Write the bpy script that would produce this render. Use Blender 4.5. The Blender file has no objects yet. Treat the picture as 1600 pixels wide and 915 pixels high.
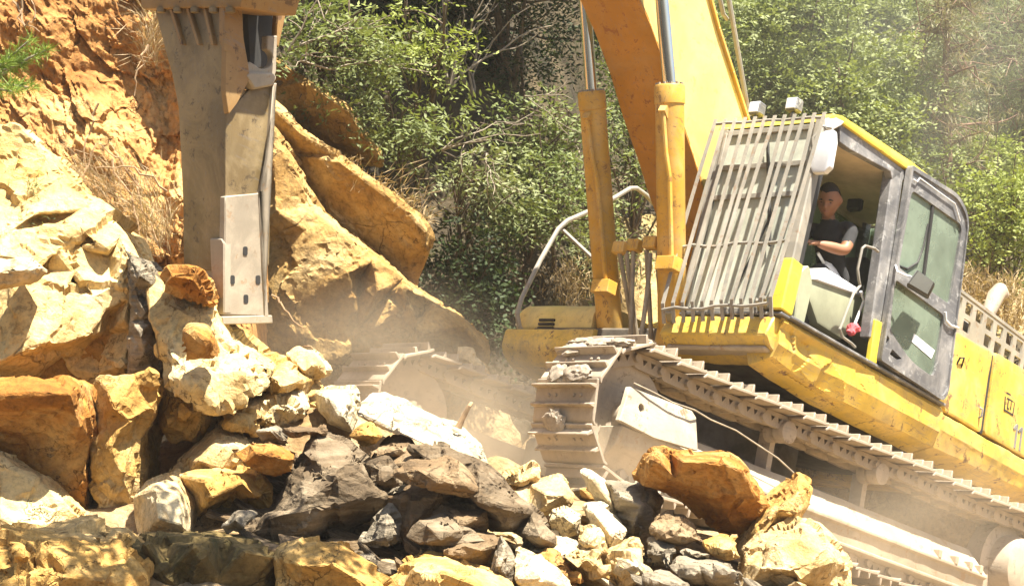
import bpy, bmesh, math, random
import numpy as np
from mathutils import Vector, Matrix, noise, geometry

SC = bpy.context.scene
COL = SC.collection
R = math.radians
CZ = 2.5                      # height of the camera
FPX, CX, CY = 2800.0, 800.0, 457.5

# ------------------------------------------------------------------ camera, sky, sun, exposure
cam = bpy.data.cameras.new('camera'); camo = bpy.data.objects.new('camera', cam); COL.objects.link(camo)
camo.location = (0, 0, CZ); camo.rotation_euler = (R(90), 0, 0)
cam.sensor_width = 36.0; cam.lens = FPX / 1600 * 36.0; cam.clip_start = 0.1; cam.clip_end = 500
SC.camera = camo
SUN_DIR = Vector((0.31, -0.18, 0.93)).normalized()      # towards the sun
world = bpy.data.worlds.new('World'); SC.world = world; world.use_nodes = True
wn = world.node_tree.nodes; wl = world.node_tree.links
sky = wn.new('ShaderNodeTexSky'); sky.sky_type = 'NISHITA'; sky.sun_disc = False
sky.sun_elevation = math.asin(SUN_DIR.z); sky.sun_rotation = math.atan2(SUN_DIR.x, SUN_DIR.y)
sky.air_density = 1.0; sky.dust_density = 2.5
wl.new(sky.outputs[0], wn['Background'].inputs[0]); wn['Background'].inputs[1].default_value = 0.05
sl = bpy.data.lights.new('sun', 'SUN'); sl.energy = 5.0; sl.angle = R(0.5); sl.color = (1.0, 0.93, 0.80)
so = bpy.data.objects.new('sun', sl); COL.objects.link(so); so.location = (5, -5, 20)
so.rotation_euler = SUN_DIR.to_track_quat('Z', 'Y').to_euler()
SC.view_settings.view_transform = 'Standard'; SC.view_settings.look = 'None'
SC.view_settings.exposure = 2.0; SC.view_settings.gamma = 1.0; SC.view_settings.use_curve_mapping = False
SC.render.engine = 'CYCLES'
cy = SC.cycles
cy.use_denoising = True; cy.max_bounces = 8; cy.diffuse_bounces = 4; cy.glossy_bounces = 3
cy.transmission_bounces = 6; cy.transparent_max_bounces = 12; cy.volume_bounces = 1
cy.volume_step_rate = 1.0; cy.volume_max_steps = 256; cy.caustics_reflective = False; cy.caustics_refractive = False

# ------------------------------------------------------------------ helpers
def at(px, py, d):
    """a point d metres in front of the camera"""
    return Vector(((px - CX) / FPX * d, d, (CY - py) / FPX * d + CZ))

def tag(o, label=None, cat=None, group=None, kind=None):
    if label: o['label'] = label
    if cat: o['category'] = cat
    if group: o['group'] = group
    if kind: o['kind'] = kind
    return o

def link(name, me, mat=None, parent=None, loc=None):
    o = bpy.data.objects.new(name, me); COL.objects.link(o)
    if mat is not None:
        for m in (mat if isinstance(mat, (list, tuple)) else [mat]): me.materials.append(m)
    if parent is not None: o.parent = parent
    if loc is not None: o.location = loc
    return o

def empty(name, loc=(0, 0, 0)):
    o = bpy.data.objects.new(name, None); COL.objects.link(o); o.location = loc; o.empty_display_size = 0.2
    return o

class MB:
    """collects shapes in one bmesh; build() links them as ONE object"""
    def __init__(s): s.bm = bmesh.new()
    def hexa(s, p):
        v = [s.bm.verts.new(q) for q in p]
        for f in ((3,2,1,0),(4,5,6,7),(0,1,5,4),(1,2,6,5),(2,3,7,6),(3,0,4,7)): s.bm.faces.new([v[i] for i in f])
        return s
    def box(s, a, b):
        (x0,y0,z0),(x1,y1,z1) = a, b
        return s.hexa([(x0,y0,z0),(x1,y0,z0),(x1,y1,z0),(x0,y1,z0),(x0,y0,z1),(x1,y0,z1),(x1,y1,z1),(x0,y1,z1)])
    def prism(s, lo, hi):
        """two matching polygons joined by a skirt"""
        a = [s.bm.verts.new(p) for p in lo]; b = [s.bm.verts.new(p) for p in hi]; n = len(a)
        s.bm.faces.new(a[::-1]); s.bm.faces.new(b)
        for i in range(n):
            j = (i + 1) % n; s.bm.faces.new((a[i], a[j], b[j], b[i]))
        return s
    def plate(s, poly, axis, lo, hi):
        """2-D polygon extruded along an axis: axis 0 -> (y,z), 1 -> (x,z), 2 -> (x,y)"""
        def P(q, t): return [(t,q[0],q[1]),(q[0],t,q[1]),(q[0],q[1],t)][axis]
        return s.prism([P(q, lo) for q in poly], [P(q, hi) for q in poly])
    def frame(s, outer, inner, axis, lo, hi):
        """ring between two matching polygons, extruded"""
        def P(q, t): return [(t,q[0],q[1]),(q[0],t,q[1]),(q[0],q[1],t)][axis]
        L = [[s.bm.verts.new(P(q, t)) for q in poly] for t in (lo, hi) for poly in (outer, inner)]
        n = len(outer)
        for i in range(n):
            j = (i + 1) % n
            for a, b in ((0,1),(1,3),(3,2),(2,0)):
                s.bm.faces.new((L[a][i], L[a][j], L[b][j], L[b][i]))
        return s
    def bar(s, p, q, w, h=None, up=(0,0,1)):
        p, q = Vector(p), Vector(q); d = (q - p).normalized(); h = h or w
        u = Vector(up); sd = d.cross(u)
        if sd.length < 1e-3: sd = d.cross(Vector((1,0,0)))
        sd.normalize(); u = sd.cross(d)
        c = [sd*a*w/2 + u*b*h/2 for a, b in ((-1,-1),(1,-1),(1,1),(-1,1))]
        return s.hexa([p + k for k in c] + [q + k for k in c])
    def tube(s, pts, r, n=8, caps=True):
        pts = [Vector(p) for p in pts]; rs = r if isinstance(r, (list, tuple)) else [r]*len(pts)
        prev = None; ref = None
        for i, p in enumerate(pts):
            t = (pts[min(i+1, len(pts)-1)] - pts[max(i-1, 0)])
            if t.length < 1e-9: t = Vector((0,0,1))
            t.normalize()
            if ref is None:
                ref = t.orthogonal().normalized()
            ref = (ref - t*ref.dot(t))
            if ref.length < 1e-6: ref = t.orthogonal()
            ref.normalize(); bi = t.cross(ref)
            ring = [s.bm.verts.new(p + (ref*math.cos(2*math.pi*k/n) + bi*math.sin(2*math.pi*k/n))*rs[i]) for k in range(n)]
            if prev:
                for k in range(n): s.bm.faces.new((prev[k], prev[(k+1)%n], ring[(k+1)%n], ring[k]))
            elif caps: s.bm.faces.new(ring[::-1])
            prev = ring
        if caps: s.bm.faces.new(prev)
        return s
    def cyl(s, p, q, r, r2=None, n=24): return s.tube([p, q], [r, r2 if r2 is not None else r], n)
    def lathe(s, p, axis, prof, n=32):
        """profile of (distance along axis, radius)"""
        p = Vector(p); a = Vector(axis).normalized()
        u = a.orthogonal().normalized(); w = a.cross(u); prev = None
        for t, r in prof:
            ring = [s.bm.verts.new(p + a*t + (u*math.cos(2*math.pi*k/n) + w*math.sin(2*math.pi*k/n))*max(r, 1e-4)) for k in range(n)]
            if prev:
                for k in range(n): s.bm.faces.new((prev[k], prev[(k+1)%n], ring[(k+1)%n], ring[k]))
            else: s.bm.faces.new(ring[::-1])
            prev = ring
        s.bm.faces.new(prev); return s
    def build(s, name, mat, parent=None, bevel=0.0, smooth=None, xf=None, dents=0.0, dfreq=3.0, seg=1, sub=0.0):
        bm = s.bm
        bmesh.ops.recalc_face_normals(bm, faces=bm.faces)
        if bevel > 0:
            es = [e for e in bm.edges if len(e.link_faces) == 2 and e.calc_face_angle(0) > R(25)]
            bmesh.ops.bevel(bm, geom=es, offset=bevel, segments=seg, profile=0.6, affect='EDGES', clamp_overlap=True)
        if sub > 0: densify(bm, sub)
        if dents > 0:
            bm.normal_update()
            for v in bm.verts:
                v.co += v.normal * dents * (noise.noise(v.co*dfreq) + 0.5*noise.noise(v.co*dfreq*2.7))
        if xf is not None: bmesh.ops.transform(bm, matrix=xf, verts=bm.verts)
        me = bpy.data.meshes.new(name); bm.to_mesh(me); bm.free()
        if smooth is None: smooth = 35
        if smooth:
            me.shade_smooth(); me.set_sharp_from_angle(angle=R(smooth))
        return link(name, me, mat, parent)

def densify(bm, L, it=7):
    bmesh.ops.triangulate(bm, faces=bm.faces)
    for _ in range(it):
        es = [e for e in bm.edges if e.calc_length() > L]
        if not es: break
        bmesh.ops.subdivide_edges(bm, edges=es, cuts=1)
        bmesh.ops.triangulate(bm, faces=bm.faces)

# ------------------------------------------------------------------ materials
def nodes(name):
    m = bpy.data.materials.new(name); m.use_nodes = True
    nt = m.node_tree; b = nt.nodes['Principled BSDF']
    return m, nt, b

def ramp(nt, fac, stops, interp='LINEAR'):
    r = nt.nodes.new('ShaderNodeValToRGB'); r.color_ramp.interpolation = interp
    e = r.color_ramp.elements
    while len(e) > 1: e.remove(e[-1])
    e[0].position = stops[0][0]; e[0].color = (*stops[0][1], 1) if len(stops[0][1]) == 3 else stops[0][1]
    for p, c in stops[1:]:
        k = e.new(p); k.color = (*c, 1)
    nt.links.new(fac, r.inputs[0]); return r.outputs[0]

def tex_noise(nt, vec, scale, detail=6, rough=0.6, dist=0.0):
    n = nt.nodes.new('ShaderNodeTexNoise'); n.inputs['Scale'].default_value = scale
    n.inputs['Detail'].default_value = detail; n.inputs['Roughness'].default_value = rough
    n.inputs['Distortion'].default_value = dist
    nt.links.new(vec, n.inputs['Vector']); return n.outputs[0]

def mixc(nt, fac, a, b, mode='MIX'):
    n = nt.nodes.new('ShaderNodeMix'); n.data_type = 'RGBA'; n.blend_type = mode
    for s, v in ((0, fac), (6, a), (7, b)):
        if isinstance(v, (int, float)): n.inputs[s].default_value = v
        elif isinstance(v, tuple): n.inputs[s].default_value = (*v, 1)
        else: nt.links.new(v, n.inputs[s])
    return n.outputs[2]

def math_(nt, op, a, b=0.0):
    n = nt.nodes.new('ShaderNodeMath'); n.operation = op
    for i, v in enumerate((a, b)):
        if isinstance(v, (int, float)): n.inputs[i].default_value = v
        else: nt.links.new(v, n.inputs[i])
    return n.outputs[0]

def coords(nt, scale=(1,1,1), rot=(0,0,0), rnd=True):
    tc = nt.nodes.new('ShaderNodeTexCoord'); mp = nt.nodes.new('ShaderNodeMapping')
    mp.inputs['Scale'].default_value = scale; mp.inputs['Rotation'].default_value = rot
    if rnd:
        oi = nt.nodes.new('ShaderNodeObjectInfo'); ad = nt.nodes.new('ShaderNodeVectorMath'); ad.operation = 'ADD'
        sc = math_(nt, 'MULTIPLY', oi.outputs['Random'], 37.0)
        nt.links.new(tc.outputs['Object'], ad.inputs[0]); nt.links.new(sc, ad.inputs[1])
        nt.links.new(ad.outputs[0], mp.inputs[0])
    else: nt.links.new(tc.outputs['Object'], mp.inputs[0])
    return mp.outputs[0]

def bump(nt, b, h, strength=0.5, dist=0.02):
    n = nt.nodes.new('ShaderNodeBump'); n.inputs['Strength'].default_value = strength; n.inputs['Distance'].default_value = dist
    nt.links.new(h, n.inputs['Height']); nt.links.new(n.outputs[0], b.inputs['Normal'])

def rock_mat(name, dark, mid, light, scale=1.6, stain=(0.13,0.055,0.012), strata=0.0, bstr=0.7, fine=16.0, crack=0.35, stainamt=0.5):
    m, nt, b = nodes(name)
    v = coords(nt)
    n1 = tex_noise(nt, v, scale, 7, 0.62, 0.6)
    c = ramp(nt, n1, [(0.30, dark), (0.5, mid), (0.70, light)])
    n2 = tex_noise(nt, v, scale*2.6, 8, 0.7, 1.0)
    f2 = ramp(nt, n2, [(0.52, (0,0,0)), (0.66, (1,1,1))])
    c = mixc(nt, math_(nt, 'MULTIPLY', f2, stainamt), c, stain)
    n3 = tex_noise(nt, v, fine*1.7, 6, 0.75)
    sp = ramp(nt, n3, [(0.35, (0.55,0.55,0.55)), (0.5, (1,1,1)), (0.68, (1.25,1.22,1.15))])
    c = mixc(nt, 0.8, c, sp, 'MULTIPLY')
    vs = coords(nt, (0.6,0.6,7.0), (0.5,0.35,0.2))
    n4 = tex_noise(nt, vs, 2.2, 6, 0.6, 0.4)
    if strata > 0:
        c = mixc(nt, strata, c, ramp(nt, n4, [(0.38, tuple(x*0.45 for x in mid)), (0.5, mid), (0.62, light)]))
    vo = nt.nodes.new('ShaderNodeTexVoronoi'); vo.feature = 'DISTANCE_TO_EDGE'; vo.inputs['Scale'].default_value = 2.4
    dn = tex_noise(nt, v, 5.0, 4, 0.6)
    vv = nt.nodes.new('ShaderNodeVectorMath'); vv.operation = 'ADD'; nt.links.new(v, vv.inputs[0])
    nt.links.new(math_(nt, 'MULTIPLY', dn, 0.7), vv.inputs[1]); nt.links.new(vv.outputs[0], vo.inputs['Vector'])
    cr = ramp(nt, vo.outputs['Distance'], [(0.0, (0,0,0)), (0.022, (1,1,1))])
    gate = ramp(nt, tex_noise(nt, v, 1.1, 2), [(0.50, (0,0,0)), (0.58, (1,1,1))])
    crk = math_(nt, 'SUBTRACT', 1.0, math_(nt, 'MULTIPLY', math_(nt, 'SUBTRACT', 1.0, cr), gate))
    h = math_(nt, 'ADD', math_(nt, 'MULTIPLY', tex_noise(nt, v, fine, 9, 0.68, 0.3), 1.0), math_(nt, 'MULTIPLY', crk, crack))
    h = math_(nt, 'ADD', h, math_(nt, 'MULTIPLY', tex_noise(nt, v, fine*0.3, 4, 0.6, 0.5), 1.6))
    if strata > 0: h = math_(nt, 'ADD', h, math_(nt, 'MULTIPLY', n4, 2.0*strata))
    c = mixc(nt, math_(nt, 'MULTIPLY', math_(nt, 'SUBTRACT', 1.0, crk), 0.7), c, tuple(x*0.16 for x in dark))
    pit = ramp(nt, tex_noise(nt, v, fine*1.1, 5, 0.8, 1.5), [(0.29, (1,1,1)), (0.36, (0,0,0))])
    c = mixc(nt, math_(nt, 'MULTIPLY', pit, 0.75), c, tuple(x*0.25 for x in dark))
    nt.links.new(c, b.inputs['Base Color']); b.inputs['Roughness'].default_value = 0.85
    b.inputs['Specular IOR Level'].default_value = 0.25
    bump(nt, b, h, bstr, 0.045)
    return m

M = {}
M['ochre'] = rock_mat('ochre_sandstone', (0.27,0.135,0.028), (0.45,0.275,0.08), (0.60,0.45,0.22), stain=(0.22,0.10,0.02))
M['pale'] = rock_mat('pale_limestone', (0.34,0.22,0.075), (0.54,0.40,0.20), (0.68,0.57,0.36), stain=(0.30,0.16,0.045), stainamt=0.55)
M['grey'] = rock_mat('grey_slate', (0.10,0.082,0.058), (0.20,0.168,0.12), (0.37,0.315,0.23), stain=(0.26,0.16,0.06), strata=0.6, stainamt=0.35)
M['brown'] = rock_mat('brown_slate', (0.085,0.06,0.035), (0.19,0.125,0.065), (0.33,0.25,0.15), stain=(0.05,0.04,0.03), strata=0.45)
M['dark'] = rock_mat('dark_schist', (0.050,0.034,0.019), (0.125,0.089,0.052), (0.29,0.232,0.155), stain=(0.14,0.085,0.035), strata=0.5)
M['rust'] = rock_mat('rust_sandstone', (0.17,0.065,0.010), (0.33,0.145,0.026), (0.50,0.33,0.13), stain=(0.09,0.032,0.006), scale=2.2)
M['white'] = rock_mat('white_limestone', (0.34,0.25,0.13), (0.56,0.47,0.30), (0.70,0.63,0.48), stain=(0.32,0.20,0.07), stainamt=0.6)
M['speckled'] = rock_mat('speckled_limestone', (0.27,0.21,0.12), (0.46,0.39,0.27), (0.60,0.54,0.42), scale=3.0, stain=(0.07,0.055,0.03), stainamt=0.95, strata=0.3, fine=20)
M['earth'] = rock_mat('orange_earth', (0.27,0.12,0.03), (0.48,0.26,0.085), (0.62,0.44,0.20), scale=1.1, stain=(0.17,0.07,0.02), fine=9, bstr=1.0)
M['slabrock'] = rock_mat('bedded_sandstone', (0.23,0.125,0.03), (0.37,0.235,0.08), (0.50,0.38,0.19), scale=1.6, stain=(0.14,0.09,0.04), stainamt=0.6, fine=11)
M['cream'] = rock_mat('cream_outcrop_stone', (0.36,0.22,0.065), (0.56,0.41,0.18), (0.66,0.54,0.30), scale=1.1, stain=(0.30,0.15,0.035), stainamt=0.45, fine=12, crack=0.6)
M['rubble'] = rock_mat('rubble_soil', (0.18,0.11,0.045), (0.33,0.225,0.11), (0.48,0.37,0.23), scale=2.0, fine=12, stain=(0.2,0.12,0.05), bstr=1.0)
M['soil'] = rock_mat('forest_soil', (0.025,0.02,0.012), (0.06,0.045,0.025), (0.12,0.09,0.05), scale=1.3, stain=(0.03,0.04,0.012), fine=8)
M['bank'] = rock_mat('dry_bank', (0.22,0.15,0.06), (0.36,0.26,0.12), (0.5,0.4,0.22), scale=1.3, stain=(0.10,0.11,0.03), fine=8)
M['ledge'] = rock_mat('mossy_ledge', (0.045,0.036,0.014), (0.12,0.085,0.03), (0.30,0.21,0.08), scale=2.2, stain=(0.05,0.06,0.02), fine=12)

def plain(name, col, rough=0.6, metal=0.0, var=0.25, vscale=6.0, bstr=0.15, bscale=40.0, spec=0.5):
    m, nt, b = nodes(name)
    v = coords(nt, rnd=False)
    n = tex_noise(nt, v, vscale, 6, 0.65)
    c = ramp(nt, n, [(0.3, tuple(x*(1-var) for x in col)), (0.7, tuple(min(1, x*(1+var)) for x in col))])
    nt.links.new(c, b.inputs['Base Color']); b.inputs['Roughness'].default_value = rough; b.inputs['Metallic'].default_value = metal
    b.inputs['Specular IOR Level'].default_value = spec
    if bstr: bump(nt, b, tex_noise(nt, v, bscale, 5, 0.7), bstr, 0.004)
    return m

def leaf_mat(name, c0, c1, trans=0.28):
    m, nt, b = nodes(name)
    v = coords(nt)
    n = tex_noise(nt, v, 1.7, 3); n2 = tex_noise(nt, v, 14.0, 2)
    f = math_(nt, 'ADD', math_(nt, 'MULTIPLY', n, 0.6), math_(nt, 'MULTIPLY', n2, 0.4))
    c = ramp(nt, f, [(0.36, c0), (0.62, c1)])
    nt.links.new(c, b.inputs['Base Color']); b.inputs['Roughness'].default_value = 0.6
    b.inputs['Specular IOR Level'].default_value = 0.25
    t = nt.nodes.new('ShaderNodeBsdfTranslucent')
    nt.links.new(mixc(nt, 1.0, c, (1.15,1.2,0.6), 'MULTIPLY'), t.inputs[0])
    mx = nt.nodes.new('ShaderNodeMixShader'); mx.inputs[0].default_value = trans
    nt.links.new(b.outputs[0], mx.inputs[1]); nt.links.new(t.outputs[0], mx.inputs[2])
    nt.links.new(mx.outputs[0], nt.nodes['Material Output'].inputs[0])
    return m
M['leaf_shrub'] = leaf_mat('shrub_leaf', (0.085,0.115,0.035), (0.21,0.24,0.095))
M['leaf_yellow'] = leaf_mat('yellow_green_leaf', (0.15,0.18,0.04), (0.28,0.32,0.09))
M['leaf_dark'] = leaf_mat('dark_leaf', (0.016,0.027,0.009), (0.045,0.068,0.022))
M['leaf_bright'] = leaf_mat('bright_leaf', (0.125,0.15,0.05), (0.265,0.30,0.13))
M['leaf_olive'] = leaf_mat('olive_leaf', (0.125,0.145,0.055), (0.25,0.275,0.14))
M['needle'] = leaf_mat('pine_needle', (0.13,0.15,0.06), (0.24,0.26,0.13))
M['needle_dry'] = leaf_mat('dry_pine_needle', (0.17,0.15,0.085), (0.28,0.25,0.15))
M['needle_green'] = leaf_mat('green_pine_needle', (0.12,0.19,0.025), (0.22,0.30,0.06))
M['dry_grass'] = leaf_mat('dry_grass_blade', (0.25,0.175,0.09), (0.46,0.36,0.21), 0.15)
M['bark'] = plain('bark', (0.10,0.07,0.045), 0.9, var=0.5, vscale=12, bstr=0.8, bscale=30)
M['bark_pale'] = plain('pale_bark', (0.24,0.20,0.15), 0.9, var=0.4, vscale=12, bstr=0.6, bscale=30)
M['bark_red'] = plain('pine_bark', (0.17,0.10,0.065), 0.9, var=0.45, vscale=12, bstr=0.9, bscale=30)
M['root'] = plain('dry_root', (0.30,0.20,0.11), 0.9, var=0.4, vscale=20, bstr=0.3)
# ------------------------------------------------------------------ ground, cliff, hillside
# machine pose (used for the ground under the tracks as well)
FA = Vector((-0.636, -0.7064, 0.3107)); LA = Vector((0.7453, -0.6667, 0.010)); UA = Vector((0.2001, 0.2379, 0.9505))
FA.normalize(); LA = (LA - FA*LA.dot(FA)).normalized(); UA = FA.cross(LA).normalized()
C0 = Vector((1.725, 15.266, -1.841 + CZ))
MACH = Matrix(((FA.x, LA.x, UA.x, C0.x), (FA.y, LA.y, UA.y, C0.y), (FA.z, LA.z, UA.z, C0.z), (0,0,0,1)))
TRK = Matrix.Rotation(R(6), 4, 'Z')     # machine frame <- track frame (swing)
TRK = Matrix(((math.cos(R(-6)), -math.sin(R(-6)), 0, 0), (math.sin(R(-6)), math.cos(R(-6)), 0, 0), (0,0,1,0), (0,0,0,1)))

gp = []
for a in [(-200,960,8.0),(0,945,8.2),(450,945,8.6),(800,950,9.0),(1200,950,9.4),(1650,1080,10.5),(230,850,9.8),(330,720,10.7),(262,800,10.9),
          (420,650,11.3),(520,640,12.0),(400,575,12.0),(650,840,10.6),(560,850,10.2),(750,870,10.3),(850,880,10.4),(1000,910,10.2),(1150,910,10.4),(760,720,12.6),(860,770,12.4),
          (1000,800,12.0),(1150,840,11.6),(1300,960,11.3),(560,660,13.2),(640,700,14.4),(255,715,12.6),(245,745,12.2),(280,700,12.4),(100,700,11.8),(-200,600,12),(1500,1020,12.2)]:
    gp.append(at(*a))
for f in (3.2, 2, 0.5, -1, -2.5, -4):
    for l in (-1.8, -0.6, 0.6, 1.9):
        gp.append(MACH @ TRK @ Vector((f, l, -0.66 if l > 1 else -0.50)))
for a in [(500,640,16),(700,600,17),(900,560,18),(1100,560,19),(1400,560,21),(1600,560,21.5),(1800,560,22)]: gp.append(at(*a))
GP = np.array([tuple(p) for p in gp])

def ground_z(x, y):
    x = np.asarray(x, float); y = np.asarray(y, float)
    d2 = (x[..., None]-GP[:,0])**2 + (y[..., None]-GP[:,1])**2 + 0.02
    w = d2**-2.0
    return (w*GP[:,2]).sum(-1)/w.sum(-1)

def grid_mesh(name, P, mat, kind=None, smooth=True):
    """P: (n, m, 3) array of points"""
    n, m = P.shape[:2]
    me = bpy.data.meshes.new(name)
    idx = np.arange(n*m).reshape(n, m)
    F = np.stack([idx[:-1,:-1], idx[1:,:-1], idx[1:,1:], idx[:-1,1:]], -1).reshape(-1, 4)
    me.from_pydata(P.reshape(-1,3).tolist(), [], F.tolist())
    if smooth: me.shade_smooth()
    o = link(name, me, mat)
    if kind: o['kind'] = kind
    return o

def rough(P, amp, scales, hard=False):
    """3-D noise displacement of an (n,m,3) grid"""
    out = P.copy()
    for i in range(P.shape[0]):
        for j in range(P.shape[1]):
            p = Vector(P[i,j]); q = Vector((0,0,0))
            for s, a in scales:
                q += noise.noise_vector(p*s) * a
            out[i,j] += np.array(q)*amp
    return out

xs = np.linspace(-7, 12, 240); ys = np.linspace(6.5, 23, 200)
X, Y = np.meshgrid(xs, ys, indexing='ij')
P = np.stack([X, Y, ground_z(X, Y)], -1)
grid_mesh('ground', rough(P, 1.0, [(1.2,0.10),(3.7,0.05),(9,0.025)]), M['rubble'], 'structure')

# hillside behind: steep bank close behind the slabs on the left, open slope to the right
xs = np.linspace(-16, 26, 190); ts = np.linspace(0, 1, 150)
X, T = np.meshgrid(xs, ts, indexing='ij')
d0 = np.interp(X, [-16,-4,-1.2,0.0,0.8,2.5,6,26], [15.0,15.2,16.6,16.9,18.4,19.0,19.6,22])
k1 = np.interp(X, [-16,-4,-1,0.2,1.5,26], [3.0,3.0,2.6,2.0,0.55,0.5])
zb = np.interp(X, [-16,0,1.5,4,26], [-2.2,-2.0,-1.3,-1.0,-1.0]) + CZ
S = T**1.5*17
Zr = np.where(S < 1.6, S*k1, 1.6*k1 + (S-1.6)*np.interp(X, [-16,0,1.5,4,26], [1.15,1.15,0.9,0.55,0.55]))
P = np.stack([X, d0+S, zb+Zr], -1)
def hill_z(x, d):
    D_ = np.interp(x, [-16,-4,-1.2,0.0,0.8,2.5,6,26], [15.0,15.2,16.6,16.9,18.4,19.0,19.6,22]); s_ = max(0.0, d - D_)
    k_ = np.interp(x, [-16,-4,-1,0.2,1.5,26], [3.0,3.0,2.6,2.0,0.55,0.5]); z_ = np.interp(x, [-16,0,1.5,4,26], [-2.2,-2.0,-1.3,-1.0,-1.0]) + CZ
    return float(z_ + (s_*k_ if s_ < 1.6 else 1.6*k_ + (s_-1.6)*np.interp(x, [-16,0,1.5,4,26], [1.15,1.15,0.9,0.55,0.55])))
grid_mesh('hillside', rough(P, 1.0, [(0.35,0.5),(1.3,0.2),(4,0.06)]), M['soil'], 'structure')

# dry sunlit bank behind the machine (lies over the foot of the hillside)
xs = np.linspace(0.3, 9, 120); ts = np.linspace(0, 1, 50)
X, T = np.meshgrid(xs, ts, indexing='ij')
top = np.interp(X, [0.3,0.7,1.6,3,4.6,6.5,9], [0.2,0.75,0.75,0.35,0.3,0.05,-0.1]) + CZ
P = np.stack([X, np.interp(X, [0.3,2,4.5,9], [17.6,17.9,18.4,19.4]) + T*2.2, (CZ-1.8) + (top-(CZ-1.8))*T**0.8], -1)
grid_mesh('bank', rough(P, 1.0, [(0.7,0.25),(2.5,0.10),(7,0.05)]), M['bank'], 'structure')

# orange earth cliff on the left
us = np.linspace(-160, 420, 330); vs = np.linspace(-170, 660, 430)
U_, V_ = np.meshgrid(us, vs, indexing='ij')
D = 13.4 + 0.7*np.interp(U_, [-160,0,120,260,330,500], [-0.9,-0.5,0.0,0.35,0.1,0.5]) + (400-V_)/700*1.1
D += np.maximum(0, (U_-390)/30.0)**1.5*1.3
D += np.interp(V_, [-170,40,110,420,520,660], [0,0,0.15,0,-0.35,-0.8])
P = np.stack([(U_-CX)/FPX*D, D, (CY-V_)/FPX*D+CZ], -1)
Q = P.copy()
for i in range(P.shape[0]):
    for j in range(P.shape[1]):
        p = Vector(P[i,j]); s = p.copy(); s.z = p.z*0.8 + p.x*0.5
        a = noise.hetero_terrain(s*1.3, 1.0, 2.1, 5, 0.6, noise_basis='BLENDER')*0.14
        pw = s + noise.noise_vector(s*5)*0.06
        b = 0.0
        for fq, k in ((2.5,0.5),(6.0,0.45),(13.0,0.35)):
            w = noise.voronoi(pw*fq); c = w[1][0]/fq; rv = noise.noise_vector(Vector(w[1][0])*13.71 + Vector((3.3,7.7,1.1)))
            b += rv.dot(pw - c)*k + rv.x*0.16*k/fq
        Q[i,j,1] -= a + b + 0.03*noise.noise(s*17) + 0.02*noise.noise(s*35); Q[i,j,2] += 0.04*noise.noise(s*9)
grid_mesh('cliff', Q, M['earth'], 'structure').data.set_sharp_from_angle(angle=R(28))

# ------------------------------------------------------------------ rocks
def facet(p, n, f, k):
    """angular break-up: every fracture cell gets its own tilted plane"""
    w = noise.voronoi(p*f); c = w[1][0]/f
    rv = noise.noise_vector(Vector(w[1][0])*13.71 + Vector((3.3,7.7,1.1)))
    return n*((rv.dot(p - c))*k + rv.x*0.05*k/f)

def shape_rock(bm, seed, rough_, L, strata):
    densify(bm, L)
    off = Vector((seed*3.17, seed*1.71, seed*0.93)); ax = Vector((0.35, 0.2, 0.9)).normalized()
    bm.normal_update(); u = max(0.6, min(rough_/0.03, 1.0))
    for v in bm.verts:
        p = v.co + off; n = v.normal.copy()
        pw = p + noise.noise_vector(p*6)*0.03
        q = noise.noise_vector(p*2.0)*0.8 + noise.noise_vector(p*13)*0.22 + noise.noise_vector(p*29)*0.16
        v.co += q*rough_*0.8 + facet(pw, n, 2.2, 0.30*u) + facet(pw, n, 5.5, 0.30*u) + facet(p, n, 14.0, 0.15*u)
        if strata > 0:
            t = p.dot(ax)*11 + noise.noise(p*2.0)*1.5
            v.co += n*strata*1.6*(noise.noise(Vector((t, 0.3, 0.7))) + 0.6*noise.noise(Vector((t*2.7, 5.3, 0.7))))

def finish_rock(name, bm, mat, label, cat, group, smooth=15):
    co = np.array([tuple(v.co) for v in bm.verts])
    base = Vector((co[:,0].mean(), co[:,1].mean(), co[:,2].min()))
    bmesh.ops.translate(bm, vec=-base, verts=bm.verts)
    bmesh.ops.recalc_face_normals(bm, faces=bm.faces)
    me = bpy.data.meshes.new(name); bm.to_mesh(me); bm.free()
    me.shade_smooth(); me.set_sharp_from_angle(angle=R(smooth))
    o = link(name, me, mat, None, base)
    return tag(o, label, cat, group)

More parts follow.
